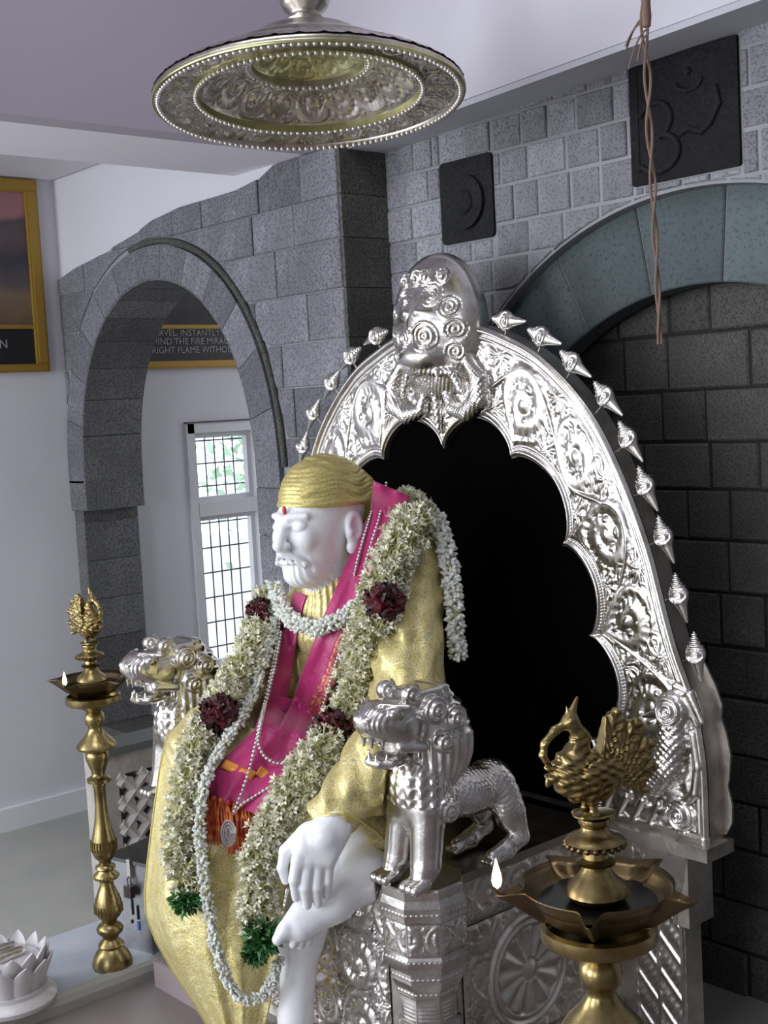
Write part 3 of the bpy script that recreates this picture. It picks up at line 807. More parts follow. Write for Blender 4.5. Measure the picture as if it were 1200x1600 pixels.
def bird_fn(P):
    """peacock-like bird facing -X, feet at the origin; metres"""
    X, Y, Z = P
    d = s_ell2(P, (-.004, 0, .052), (.048, .032, .034))
    d = sm(d, s_ell2(P, (-.034, 0, .064), (.025, .023, .027)), .012)
    d = sm(d, s_cap(P, (-.028, 0, .078), (-.014, 0, .108), .017, .011), .014)
    d = sm(d, s_cap(P, (-.014, 0, .108), (-.026, 0, .128), .0095, .010), .008)
    d = sm(d, s_ball(P, (-.030, 0, .131), .0115), .006)
    d = sm(d, s_cap(P, (-.028, 0, .138), (-.018, 0, .162), .007, .002), .006)
    d = sm(d, s_cap(P, (-.030, 0, .138), (-.034, 0, .152), .004, .001), .004)
    # long curling beak with the flower it holds
    pts = [(-.038, .128), (-.052, .122), (-.066, .108), (-.071, .090), (-.064, .074), (-.056, .066)]
    for i in range(5): d = sm(d, s_cap(P, (pts[i][0], 0, pts[i][1]), (pts[i+1][0], 0, pts[i+1][1]), .0062-.0006*i, .0056-.0006*i), .004)
    for s in (-1, 1): d = sm(d, s_ball(P, (-.060, .006*s, .060), .0058), .004)
    d = sm(d, s_ball(P, (-.064, 0, .054), .006), .003)
    for s in (-1, 1):
        d = sm(d, s_ell2(P, (.004, .028*s, .064), (.030, .009, .020)), .004)
        d = sm(d, s_ball(P, (-.033, .0105*s, .134), .0030), .0015)
        d = sm(d, s_cap(P, (-.006, .010*s, .042), (-.006, .012*s, .010), .0075, .0055), .006)
        d = sm(d, s_cap(P, (-.004, .012*s, .004), (-.022, .015*s, .003), .0055, .0035), .004)
    d = sm(d, s_ell2(P, (0, 0, .002), (.030, .024, .005)), .004)
    d = d - .0014*np.cos(X*300+Z*260+4*np.sin(Z*90))*(Z > .02)*(Z < .11)-.0008*np.cos(Z*520-X*200)*(Z > .02)*(Z < .11)
    # tail: a raised fan of feathers
    tx, tz = X-.004, Z-.052; r = np.hypot(tx, tz); a = np.arctan2(tz, tx)
    fan = np.maximum(r-(.092+.006*np.cos(a*16)-.012*(a-.75)**2), np.maximum(a-1.36, -.42-a)*r)
    th = .0060+.0016*np.cos(a*32+8*np.sin(r*60))*np.clip(r/.04, 0, 1)+.0016*np.cos(r*2*pi/.017+3*np.cos(a*16))+.006*np.exp(-((r-.040)/.025)**2)
    fan = np.maximum(fan, np.abs(Y)-th)
    d = sm(d, fan, .004)
    return d
_bv, _bf = sdf_mesh(lambda X, Y, Z: bird_fn((X, Y, Z)), (-.085, -.04, -.006), (.12, .04, .175), .00125)
bird_me = mesh_data('bird', _bv, _bf, M_brass, True)
M_flame = new_mat('flame', (1, .6, .2)); _b = bsdf(M_flame); _b.inputs['Emission Color'].default_value = (1, .50, .22, 1); _b.inputs['Emission Strength'].default_value = 9
M_oil = new_mat('black_oil', (.004, .004, .004), .35, 0, .3)
def oil_lamp(label, x, y, z, s, birdrot, lips, flame_lip, ext=0.0, ps=1.0, bs=.92):
    t = thing('oil_lamp', label, 'lamp', (x, y, z), 'standing brass oil lamps')
    z0b = z; c = (x, y, z)
    MB().lathe([(r*s, h*s+(ext if h > .45 else 0)) for r, h in LP], c, 48).make('stand', M_brass, t, True)
    fl_ = MB()
    for k in range(24):
        a = 2*pi*k/24
        for (rr, z0, z1) in ((.0345, .318, .345), (.0373, .148, .170)):
            fl_.tube([(x+s*rr*cos(a), y+s*rr*sin(a), z+s*z0), (x+s*(rr-.0012)*cos(a), y+s*(rr-.0012)*sin(a), z+s*z1)], .0022*s, 5)
        for zz, rr in ((.246, .033),): fl_.ball((x+s*rr*cos(a), y+s*rr*sin(a), z+s*zz), .0030*s, 6, 4)
    tag(fl_.make('fluting', M_brass, t, True), kind='stuff')
    z = z+ext; c = (x, y, z)
    v, f = pan_mesh(c, s*ps, lips, 5); v = [(p[0], p[1], p[2]+.737*s*(1-ps)) for p in v]; pan = add('oil_pan', v, f, M_brass_d, t, True)
    m = MB(); m.lathe([(0, .737*s+.0285*s*ps), (.078*s*ps, .737*s+.0285*s*ps)], (x, y, z), 40); m.make('oil', M_oil, pan)
    up = MB().lathe([(r*s, h*s) for r, h in TOPP], c, 40); up.make('upper_stem', M_brass, t, True)
    bd = MB()
    for k in range(22):
        a = 2*pi*k/22; bd.ball((x+s*.0355*cos(a), y+s*.0355*sin(a), z+s*TOPZ(.878)), .0042*s, 6, 4)
    tag(bd.make('beaded_collar', M_brass_d, t, True), kind='stuff')
    b = bpy.data.objects.new('bird', bird_me); link(b, t); b.location = (0, 0, TOPZ(.931)*s+ext); b.rotation_euler = (0, 0, birdrot); b.scale = (s*bs,)*3
    a = lips+flame_lip*2*pi/5; r = .122*s*ps
    p = (x+r*cos(a), y+r*sin(a), z+.737*s+.045*s*ps)
    w = MB().tube([(x+.085*s*ps*cos(a), y+.085*s*ps*sin(a), z+.737*s+.035*s*ps), (p[0], p[1], p[2]+.002), (p[0]+.004*cos(a), p[1]+.004*sin(a), p[2]+.010)], .0022, 6); w.make('wick', new_mat('burnt_wick', (.03, .02, .02), .9), t)
    fm = MB().lathe([(0, .0), (.0045, .004), (.0062, .010), (.0052, .018), (.0028, .027), (.0010, .034), (0, .037)], (p[0], p[1], p[2]+.006), 14); fm.make('flame', M_flame, t, True)
    l = bpy.data.lights.new('flame_light', 'POINT'); l.energy = .16; l.color = (1, .45, .18); l.shadow_soft_size = .006
    o = bpy.data.objects.new('flame_light', l); link(o, t); o.location = (p[0]-x, p[1]-y, p[2]+.022-z0b)
    return t
azl = atan2(_v[1], _v[0])     # away from the viewer
rt = atan2(_R0[1], _R0[0])    # towards photo right
lampL = oil_lamp('tall brass oil lamp with bird finial on the marble kerb, far left', -3.028, 1.583, .050, 1.0, radians(185), azl+pi+radians(-22), 0, 0, .95)
lampR = oil_lamp('brass oil lamp with large bird finial nearest the camera, at lower right', -.945, 1.118, .006, .94, rt+radians(18), rt+pi+radians(4), 0, .19, 1.02)

# ================================================================ ROPE
M_rope = new_mat('brown_twine', (.20, .13, .10), .9); bump(M_rope, noise(M_rope, 300, 2), .5, .002)
rx, ry = -1.412, 1.90
t = thing('hanging_rope', 'thin brown twisted rope hanging from above before the black square plaque', 'rope', (rx, ry, 1.58))
for ph in (0, pi):
    pts = []
    for i in range(150):
        zz = 1.585+i*(2.9-1.585)/149; spread = .0028+.004*max(0, sin((zz-1.6)*2.2))*(.5 if ph else 1)
        pts.append((rx+spread*cos(zz*34+ph)+.004*sin(zz*5), ry+spread*sin(zz*34+ph), zz))
    MB().tube(pts, .0026, 6).make('strand', M_rope, t, True)
m = MB(); random.seed(4)
for k in range(4):
    a = random.uniform(0, 6.28); p0 = np.array([rx, ry, 2.16-.012*k]); pts = [p0]
    d = np.array([-.9+.3*k, -.3, -.3]); d = d/np.linalg.norm(d)
    for j in range(6): pts.append(pts[-1]+d*.007+np.array([0, 0, -.0028*j])+np.array([0, 0, .004*(k % 2)]))
    m.tube(pts, .0018, 5)
m.lathe([(0, -.03), (.007, -.03), (.009, -.012), (.008, .01), (.010, .03), (.007, .05), (0, .05)], (rx, ry, 2.17), 10)
m.make('knot', M_rope, t, True)
MB().tube([(rx, ry, 2.89), (rx, ry, 3.985)], .003, 6).make('upper_cord', M_rope, t)

# ================================================================ SILVER UMBRELLA
uc = np.array([-2.20, 1.765, 2.168]); UR = .347; US = .95
t = thing('ceremonial_umbrella', 'round silver ceremonial umbrella with bright bead rings hanging above the statue', 'umbrella', tuple(uc))
tilt = Matrix.Rotation(radians(-6), 4, Vector((_R0[0], _R0[1], 0)))   # leans a little, showing its underside
def ux(V):
    V = np.asarray(V, float); R3 = np.array(tilt.to_3x3()); return US*(V@R3.T)+uc
M_usilver = metal('aged_silver', (.62, .57, .53), .27, .25, 100, (.36, .32, .26))
M_ugilt_refl = metal('gilt_silver_with_reflection', (.62, .60, .34), .30, .25, 100, (.42, .40, .16))  # yellow-green also carries the gold cloth's reflected glow, put into the colour
def tier(name, r0, z0, r1, z1, bulge, amp, npet, mat, m=44, n=640):
    a = np.arange(n)*2*pi/n; s = np.linspace(0, 1, m)
    A, S = np.meshgrid(a, s, indexing='ij')
    r = r0+(r1-r0)*S; zz = z0+(z1-z0)*S+bulge*np.sin(pi*S)
    w = abs(r1-r0); h = scroll(A*(r0+r1)/2, S*w, w, 2*pi*(r0+r1)/2/npet)*np.clip(np.minimum(S, 1-S)*10, 0, 1)
    zz = zz-amp*h
    V = np.stack([r*np.cos(A), r*np.sin(A), zz], -1).reshape(-1, 3)
    return add(name, ux(V), grid_faces(n, m, False, True), mat, t, True)
tier('outer_tier', .338, .002, .262, .016, .010, .008, 26, M_usilver)
tier('middle_tier', .252, .022, .150, .085, .016, .009, 18, M_usilver, 50)
tier('inner_tier', .128, .088, .045, .125, .012, .006, 12, M_ugilt_refl, 30, 420)
def ulathe(name, prof, mat, n=96):
    m = MB().lathe(prof, (0, 0, 0), n); m.v = [tuple(p) for p in ux(m.v)]; return m.make(name, mat, t, True)
ulathe('rim', [(.338, .000), (.343, -.006), (.349, -.007), (.352, -.002), (.352, .006), (.347, .012), (.338, .012), (.338, 0)], M_usilver)
ulathe('gilt_lip', [(.3525, -.001), (.3540, -.004), (.3525, -.008), (.348, -.0085), (.348, -.006)], M_ugilt_refl)
ulathe('shell', [(.350, .012), (.335, .024), (.30, .036), (.25, .050), (.235, .074), (.19, .098), (.14, .118), (.12, .138), (.07, .150), (.035, .153), (.0, .154)], M_usilver)
ulathe('ring_step', [(.262, .016), (.262, .008), (.252, .006), (.252, .024)], M_ugilt_refl)
ulathe('ring_step', [(.150, .086), (.150, .076), (.128, .074), (.128, .090)], M_usilver)
ulathe('hub', [(.045, .125), (.040, .115), (.030, .111), (.028, .121), (.018, .125), (.015, .107), (.0, .103)], M_usilver, 32)
ulathe('neck', [(r, z+.02) for r, z in [(.0, .128), (.055, .128), (.050, .140), (.042, .146), (.046, .156), (.040, .162), (.034, .17), (.036, .176), (.05, .186), (.057, .20), (.055, .218), (.043, .232), (.030, .238), (.036, .246), (.030, .256), (.018, .268), (.010, .30), (0, .30)]], M_usilver, 40)
# scalloped leaves over the outer edge
n = 520; a = np.arange(n)*2*pi/n; s = np.linspace(0, 1, 12); A, S = np.meshgrid(a, s, indexing='ij')
sc_ = np.abs(np.sin(A*22)); r = .350-.045*(1-S)*1+.003*sc_*S; zz = .038-.026*S-.004*sc_*S+.002*np.sin(S*9)*np.cos(A*88)
V = np.stack([r*np.cos(A), r*np.sin(A), zz+.002], -1).reshape(-1, 3)
add('leaf_border', ux(V), grid_faces(n, 12, False, True), M_silver_d, t, True)
M_bead = new_mat('bright_beads', (.95, .90, .85), .12, .6)
bm0 = MB().ball((0, 0, 0), .0047, 8, 6); bead_me = mesh_data('bead', bm0.v, bm0.f, M_bead, True)
for (r, zz, k) in ((.341, -.008, 140), (.257, .005, 104), (.139, .073, 54)):
    for i in range(k):
        a = 2*pi*i/k; o = bpy.data.objects.new('bead', bead_me); link(o, t)
        o.location = Vector(ux([(r*cos(a), r*sin(a), zz)])[0]-uc)
m = MB().tube([tuple(ux([(0, 0, .28)])[0]), (uc[0]-.0, uc[1], 2.6), (uc[0], uc[1], 3.985)], .006, 8); m.make('hanging_rod', M_silver_d, t)

# ================================================================ THRONE
TX = -2.365; TY = 2.27; SZ = .525
t = thing('throne', 'silver embossed throne with a tall cusped arch back, behind the marble statue', 'throne', (TX, 1.95, 0))
throne = t
INN = [((0, 1.385), (.235, 1.358), .088), ((.235, 1.358), (.385, 1.153), .074), ((.385, 1.153), (.452, .946), .056), ((.452, .946), (.440, .700), .085), ((.440, .700), (.430, SZ), .02)]
def bez_arc(a, b, bul, n):
    a = np.array(a); b = np.array(b); d = b-a; L = np.linalg.norm(d); nn = np.array([-d[1], d[0]])/L
    if nn @ (np.array([.25, 1.25])-(a+b)/2) > 0 and False: nn = -nn
    s = np.linspace(0, 1, n); out = a+np.outer(s, d)+np.outer(bul*np.sin(pi*s)**.58, nn); return out
OUT = np.array([(0, 1.70), (.16, 1.685), (.325, 1.615), (.43, 1.53), (.51, 1.44), (.56, 1.35), (.60, 1.265), (.645, 1.15), (.675, 1.03), (.705, .925), (.748, .83), (.768, .70), (.768, .60), (.768, SZ)])
def smooth_poly(P, n):
    d = np.r_[0, np.cumsum(np.hypot(*np.diff(P, axis=0).T))]; s = np.linspace(0, d[-1], n*4)
    x = np.interp(s, d, P[:, 0]); y = np.interp(s, d, P[:, 1]); k = np.hanning(601); k /= k.sum()
    def sm_(v): return np.convolve(np.r_[2*v[0]-v[300:0:-1], v, 2*v[-1]-v[-2:-302:-1]], k, 'valid')
    x, y = sm_(x), sm_(y); i = np.linspace(0, len(x)-1, n).round().astype(int); return np.stack([x[i], y[i]], 1)
inn = []
for a, b, bul in INN:
    inn.append(bez_arc(a, b, bul, 130)[:-1])
inn.append(np.array([[.430, SZ]])); inn = np.concatenate(inn)
# parameter of the matching outer point for each inner arc end
NT = len(inn)
dOut = smooth_poly(OUT, 1200)
dl = np.r_[0, np.cumsum(np.hypot(*np.diff(dOut, axis=0).T))]; dl /= dl[-1]
knots_i = np.array([0, 129, 258, 387, 516, 645]); knots_o = np.array([0, .20, .475, .68, .86, 1.0])
to = np.interp(np.arange(NT), knots_i, knots_o)
out = np.stack([np.interp(to, dl, dOut[:, 0]), np.interp(to, dl, dOut[:, 1])], 1)
NM = 96
S = np.linspace(0, 1, NM)[None, :]
def half(sign):
    Pm = inn[:, None, :]*(1-S[..., None])+out[:, None, :]*S[..., None]
    mid = Pm[:, NM//2]; ul = np.r_[0, np.cumsum(np.hypot(*np.diff(mid, axis=0).T))]
    W = np.hypot(*(out-inn).T)[:, None]
    wv = np.convolve(np.r_[np.full(20, W[0, 0]), W[:, 0], np.full(20, W[-1, 0])], np.ones(41)/41, 'valid')[:, None]
    w0 = .215
    v = S*w0
    vin = .026/W; vout = 1-.034/W
    vv = np.clip((S-vin)/(vout-vin), 0, 1)
    body = scroll2(ul[:, None]+.09+0*S, vv*w0*.8, w0*.8, .205)
    edge = np.clip(np.minimum((S-vin)/.05, (vout-S)/.05), 0, 1)
    h = .0105*body*edge
    # rims: rolled inner edge with a bead line, double roll outside
    h = np.maximum(h, .008*np.exp(-(((S)*W-.010)/.006)**2)); h = np.maximum(h, (.0045+.0015*np.cos(ul[:, None]*2*pi/.008))*np.exp(-((S*W-.021)/.0028)**2))
    q = (1-S)*W
    h = np.maximum(h, .012*np.exp(-((q-.010)/.009)**2)); h = np.maximum(h, .006*np.exp(-((q-.027)/.004)**2))
    V = np.stack([TX+sign*Pm[..., 0], TY-h, Pm[..., 1]], -1)
    return V
for sgn, nm in ((1, 'arch_relief'), (-1, 'arch_relief')):
    V = half(sgn); add(nm, V.reshape(-1, 3), grid_faces(NT, NM, sgn < 0), M_silver, t, True)
# body of the arch behind the relief (thickness), and the side sheet
def arch_solid(name, ins, ous, y0, y1, mat):
    n = len(ins); v = []; f = []
    L_ = [(-p[0], p[1]) for p in ins[::-1]]+[tuple(p) for p in ins[1:]]; O_ = [(-p[0], p[1]) for p in ous[::-1]]+[tuple(p) for p in ous[1:]]
    for a, b in zip(L_, O_): v += [(TX+a[0], y0, a[1]), (TX+b[0], y0, b[1]), (TX+b[0], y1, b[1]), (TX+a[0], y1, a[1])]
    for i in range(len(L_)-1):
        for k in range(4): f.append((4*i+k, 4*i+(k+1) % 4, 4*i+4+(k+1) % 4, 4*i+4+k))
    m_ = 4*(len(L_)-1); f += [(0, 1, 2, 3), (m_, m_+3, m_+2, m_+1)]
    m = MB(); m.add(v, f); return m.make(name, mat, t)
arch_solid('arch_body', inn[::3], out[::3], TY+.0005, TY+.05, M_silver_d)
M_velvet = new_mat('black_velvet', (.002, .002, .002), 1.0, 0, 0.0)
bk = [(0, 1.60)]+[(p[0]-.05, p[1]-.03) for p in OUT[2:11]]+[(.60, .72), (.60, SZ-.2)]
pl = [(TX-a, b) for a, b in bk[::-1]]+[(TX+a, b) for a, b in bk[1:]]
MB().prism(pl, 1, TY+.02, TY+.045).make('black_backing', M_velvet, t)
# ---- pointed leaf finials round the outside
def finial_mesh():
    """conch-like finial: ringed tip up (+Z), spiral belly, tapering tail; length .085, faces -Y"""
    def fn(P):
        X, Y, Z = P
        d = s_ell2(P, (0, 0, .006), (.0125, .009, .018))
        d = sm(d, s_cap(P, (0, 0, .015), (0, 0, .040), .0085, .0022), .004)
        d = sm(d, s_cap(P, (0, 0, -.004), (.003, .002, -.042), .0085, .0018), .005)
        d = d - .0009*np.cos(Z*2*pi/.0062)*(Z > .014)
        r = np.hypot(X, Z-.002); a = np.arctan2(Z-.002, X)
        d = d - .0016*np.cos(2*pi*(r/.0060-a/(2*pi)))*(r < .0115)*(Y < 0)
        return d
    return sdf_mesh(lambda X, Y, Z: fn((X, Y, Z)), (-.018, -.014, -.048), (.018, .014, .046), .0012)
fv, ff = finial_mesh(); fin_me = mesh_data('leaf_finial', fv, ff, M_silver, True)
fin_pos = [(.255, 1.688, 78), (.365, 1.640, 64), (.455, 1.572, 50), (.545, 1.490, 40), (.603, 1.394, 30), (.645, 1.290, 22), (.688, 1.180, 16), (.722, 1.055, 10), (.760, .930, 4)]
for sg in (1, -1):
    for (dx, z, ang) in fin_pos:
        o = bpy.data.objects.new('leaf_finial', fin_me); link(o, t)
        dx -= .012; o.location = (sg*dx, TY-.0-1.95, z); o.rotation_euler = (0, -sg*radians(ang), 0); o.scale = (2.0, 1.5, 1.30)
        k = int(np.argmin(np.hypot(out[:, 0]-dx, out[:, 1]-z))); q = out[k]
        MB().tube([(TX+sg*dx, TY, z), (TX+sg*q[0], TY+.004, q[1])], .0022, 6).make('finial_pin', M_silver, t)
# ---- face mask and halo at the top
def mask_fn(P):
    X = P[0]-TX; Y = P[1]-TY; Z = P[2]; A = np.abs(X); Q = (A, Y, Z); Q0 = (X, Y, Z)
    # domed halo plate
    d = smax(s_ell2(Q0, (0, .010, 1.690), (.155, .085, .190)), -(Z-1.50), .01)
    d = smax(d, Y-.035, .004)
    d = sm(d, s_ell2(Q0, (0, -.030, 1.690), (.088, .065, .085)), .03)                      # brow mass
    d = sm(d, s_ell2(Q0, (0, -.055, 1.620), (.072, .055, .040)), .02)                      # muzzle
    d = sm(d, s_ell2(Q, (.040, -.060, 1.668), (.031, .030, .028)), .006)                   # bulging eyes
    d = sm(d, s_ell2(Q, (.030, -.088, 1.612), (.016, .014, .013)), .006)                   # nostrils
    d = sm(d, s_cap(Q, (.020, -.085, 1.728), (.082, -.052, 1.712), .013, .009), .006)      # brows
    d = sm(d, s_cap(Q0, (0, -.092, 1.690), (0, -.070, 1.765), .010, .008), .006)
    for (cx_, cz_, r_) in ((.050, 1.770, .030), (.098, 1.735, .026), (.112, 1.68, .025), (.016, 1.815, .024), (.106, 1.625, .024), (.066, 1.812, .022)): # curls of the mane
        d = sm(d, s_ell2(Q, (cx_, -.020-.2*(.1-cx_), cz_), (r_, .026, r_)), .004)
    d = sm(d, s_cap(Q, (.010, -.075, 1.585), (.085, -.040, 1.575), .012, .010), .008)      # upper lip
    d = sm(d, s_cap(Q, (.085, -.040, 1.575), (.105, -.030, 1.530), .010, .012), .008)
    d = sm(d, s_cap(Q, (.055, -.062, 1.580), (.060, -.070, 1.548), .007, .002), .003)      # fangs
    r = np.hypot(A-.040, Z-1.668); d = d-.0030*np.cos(r*2*pi/.0115)*(r < .036)
    for (cx_, cz_, r_) in ((.050, 1.770, .030), (.098, 1.735, .026), (.112, 1.68, .025), (.016, 1.815, .024), (.106, 1.625, .024), (.066, 1.812, .022)):
        r = np.hypot(A-cx_, Z-cz_); a = np.arctan2(Z-cz_, A-cx_); d = d-.0026*np.cos(2*pi*(r/.010-a/(2*pi)))*(r < r_)
    # crest roll along the halo edge
    e = np.hypot(X/.152, (Z-1.690)/.187); d = sm(d, np.hypot((e-.93)*.15, Y-.0)-.007, .004)*1.0
    # necks of the two birds and the tassel below
    pts = [(.125, 1.60), (.158, 1.555), (.155, 1.505), (.110, 1.475), (.060, 1.485), (.028, 1.55)]
    for i in range(5): d = sm(d, s_cap(Q, (pts[i][0], -.018, pts[i][1]), (pts[i+1][0], -.018, pts[i+1][1]), (.017, .024, .029, .025, .018)[i], (.024, .029, .025, .018, .009)[i]), .004)
    d = sm(d, s_cap(Q0, (0, -.018, 1.56), (0, -.014, 1.43), .016, .007), .004)
    low = 1/(1+np.exp(np.clip((Z-1.59)*300, -50, 50))); d = d - .0018*low*np.cos(A*2*pi/.011+Z*160)*np.cos(Z*2*pi/.012)
    return d
sculpt('face_mask', mask_fn, (TX-.185, TY-.115, 1.40), (TX+.185, TY+.045, 1.90), .0027, M_silver, t)
# ---- bird-fish figures at the feet of the arch
def makara_fn(P, sg):
    X = (P[0]-TX)*sg; Y = P[1]-TY; Z = P[2]; Q = (X, Y, Z)
    d = s_ell2(Q, (.690, -.006, .806), (.046, .034, .046))                       # round head
    pts = [(.685, .785), (.688, .735), (.672, .680), (.630, .645), (.575, .632)]
    rr = [.036, .044, .052, .046, .026]
    for i in range(4): d = sm(d, s_cap(Q, (pts[i][0], -.004, pts[i][1]), (pts[i+1][0], -.004, pts[i+1][1]), rr[i]*.8, rr[i+1]*.8), .02)
    d = d - .0032*np.abs(np.cos(pi*(Z*1.0+X*.8)/.016)*np.cos(pi*(Z*.8-X)/.016))*(Z < .775)
    d = sm(d, s_cap(Q, (.652, -.012, .795), (.612, -.016, .782), .014, .003), .006)            # beak
    r = np.hypot(X-.690, Z-.808); d = d-.0034*np.cos(r*2*pi/.014)*(r < .034)
    for i, (a, b) in enumerate([((.725, .835), (.748, .78)), ((.735, .845), (.762, .79)), ((.700, .86), (.735, .850))]): d = sm(d, s_cap(Q, (a[0], -.006, a[1]), (b[0], -.006, b[1]), .012, .007), .005)
    c = [(.738, .76), (.748, .69), (.738, .63), (.700, .59), (.650, .565)]
    for i in range(4): d = sm(d, s_cap(Q, (c[i][0], -.004, c[i][1]), (c[i+1][0], -.004, c[i+1][1]), .013, .013), .004)
    # curl at the bottom
    d = sm(d, s_ell2(Q, (.700, -.004, .572), (.036, .024, .036)), .006); r = np.hypot(X-.700, Z-.572); a = np.arctan2(Z-.572, X-.70)
    d = d-.0034*np.cos(2*pi*(r/.016-a/(2*pi)))*(r < .036)
    for k in range(5): d = sm(d, s_cap(Q, (.64-.045*k, -.002, .585), (.615-.045*k, -.004, .540), .012, .008), .005)
    d = sm(d, s_cap(Q, (.47, -.002, .530), (.755, -.002, .530), .010, .012), .006)
    return np.maximum(d, Y-.02)
for sg in (1, -1):
    lo, hi = (.42, .79) if sg > 0 else (-.79, -.42)
    sculpt('scaled_bird_figure', lambda P, sg=sg: makara_fn(P, sg), (TX+lo, TY-.055, .505), (TX+hi, TY+.022, .885), .0026, M_silver, t)
# plain scalloped side sheet behind the feet, standing proud of the outline
for sg in (1, -1):
    pts = [(.70, .93), (.735, .905), (.760, .86), (.775, .82), (.772, .79), (.783, .76), (.793, .71), (.787, .655), (.783, .64), (.793, .60), (.791, .56), (.775, .53), (.70, .53)]
    MB().prism([(TX+sg*a, b) for a, b in pts], 1, TY+.048, TY+.054).make('side_sheet', M_silver_d, t)
# ---- ledge, rear bench under the arch
b = MB(); b.box((TX-.79, TY-.045, SZ-.030), (TX+.79, TY+.055, SZ)); b.make('arch_ledge', M_silver_d, t)
b = MB(); b.box((TX-.70, TY-.01, .02), (TX+.70, TY+.05, SZ-.03)); b.make('rear_bench', M_silver_d, t)
def panel(name, origin, du, dv, nrm, wu, wv, amp, mat, L=None, mode='scroll', res=.0035, parent=None):
    nu = int(wu/res)+2; nv_ = int(wv/res)+2
    U = np.linspace(0, wu, nu)[:, None]; Vv = np.linspace(0, wv, nv_)[None, :]
    if mode == 'scroll': h = scroll2(U+0*Vv, Vv+0*U, wv, L)
    elif mode == 'scrollv': h = scroll(Vv+0*U, U+0*Vv, wu, L)
    elif mode == 'diag':
        s_ = (U+Vv)/(wu*.62); fr_ = s_-np.floor(s_); band = np.exp(-((fr_-.5)/.10)**2)
        fl_ = np.abs(np.sin(2*pi*(U-Vv)/.045))**.7*np.exp(-((fr_-.0)/.22)**2)+np.abs(np.sin(2*pi*(U-Vv)/.045))**.7*np.exp(-((fr_-1.0)/.22)**2)
        h = np.maximum(band, fl_*.8)
    elif mode == 'flower':
        cu, cv = wu/2, wv/2; r = np.hypot(U-cu, Vv-cv); a = np.arctan2(Vv-cv, U-cu); R = min(wu, wv)*.40
        h = np.exp(-((r-R)/(R*.05))**2)+np.exp(-((r-R*.86)/(R*.04))**2)*.8+(r < R*.8)*(.45+.45*np.cos(a*12)*np.clip(r/R*1.5, 0, 1))*(r > R*.22)+np.exp(-(r/(R*.16))**2)
        out_ = scroll(U+Vv*.3, np.mod(Vv+U*.2, .12), .12)*(r > R*1.1)
        h = np.maximum(h, out_*.8)
    elif mode == 'leaf':
        a = (U % .05-.025)/.025; h = np.abs(np.cos(a*pi/2))**.5*(1-(Vv/wv)**2)*(.7+.3*np.cos(Vv*2*pi/.008))
    elif mode == 'bead':
        h = np.abs(np.sin(pi*U/.0105))*np.sin(pi*Vv/wv)+.2*np.cos(4*pi*Vv/wv)
    e = np.clip(np.minimum(np.minimum(U, wu-U), np.minimum(Vv, wv-Vv))/.006, 0, 1)
    h = h*e*amp
    o, du, dv, nrm = map(np.array, (origin, du, dv, nrm))
    V = o+U[..., None]*du+Vv[..., None]*dv+h[..., None]*nrm
    flip = np.dot(np.cross(du, dv), nrm) < 0
    return add(name, V.reshape(-1, 3), grid_faces(nu, nv_, flip), mat, parent or t, True)
panel('diagonal_flower_panel', (TX+.565, TY-.0105, .06), (1, 0, 0), (0, 0, 1), (0, -1, 0), .135, .43, .0035, M_silver, mode='diag', res=.0025)
panel('diagonal_flower_panel', (TX-.70, TY-.0105, .06), (1, 0, 0), (0, 0, 1), (0, -1, 0), .135, .43, .0035, M_silver, mode='diag', res=.0025)
for s_ in (.565, .63, .695):
    MB().box((TX+s_-.004, TY-.018, .02), (TX+s_+.004, TY-.01, SZ-.03)).make('bead_strip', M_silver, t)
MB().box((TX+.70, TY-.04, SZ-.19), (TX+.735, TY+.05, SZ-.03)).make('bench_bracket', M_silver_d, t)
MB().prism([(TX+.60, SZ-.03), (TX+.735, SZ-.03), (TX+.70, SZ-.19), (TX+.695, SZ-.19), (TX+.69, SZ-.09)], 1, TY-.045, TY-.035).make('corner_bracket', M_silver, t)
# ---- front seat block
FX = .475; FY = 1.690; BYR = TY-.012
b = MB(); b.box((TX-FX, FY, .02), (TX+FX, BYR, SZ-.02)); b.make('seat_core', M_silver_d, t)
b = MB(); b.box((TX-FX-.02, FY-.02, SZ-.02), (TX+FX+.02, BYR, SZ)); b.make('seat_top', metal('dark_seat_plate', (.30, .27, .23), .3), t)
for i_, (z_, w_) in enumerate(((.10, .135), (.235, .135), (.370, .137))):
    panel('front_relief', (TX-.36, FY-.003, z_), (1, 0, 0), (0, 0, 1), (0, -1, 0), .72, w_, .014, M_silver, L=.125, res=.0028)
panel('side_flower_panel', (TX+FX+.003, FY+.10, .10), (0, 1, 0), (0, 0, 1), (1, 0, 0), .40, .30, .010, M_silver_d, mode='flower', res=.003)
panel('side_frieze', (TX+FX+.003, FY+.08, .405), (0, 1, 0), (0, 0, 1), (1, 0, 0), .45, .10, .010, M_silver_d, res=.003)
panel('side_relief', (TX-FX-.003, FY+.08, .06), (0, 1, 0), (0, 0, 1), (-1, 0, 0), .45, .44, .010, M_silver_d, L=.2, res=.005)
for yy in (FY+.515,):
    panel('side_flower_strip', (TX+FX+.004, yy, .05), (0, 1, 0), (0, 0, 1), (1, 0, 0), .05, .45, .006, M_silver_d, L=.05, mode='scrollv', res=.003)
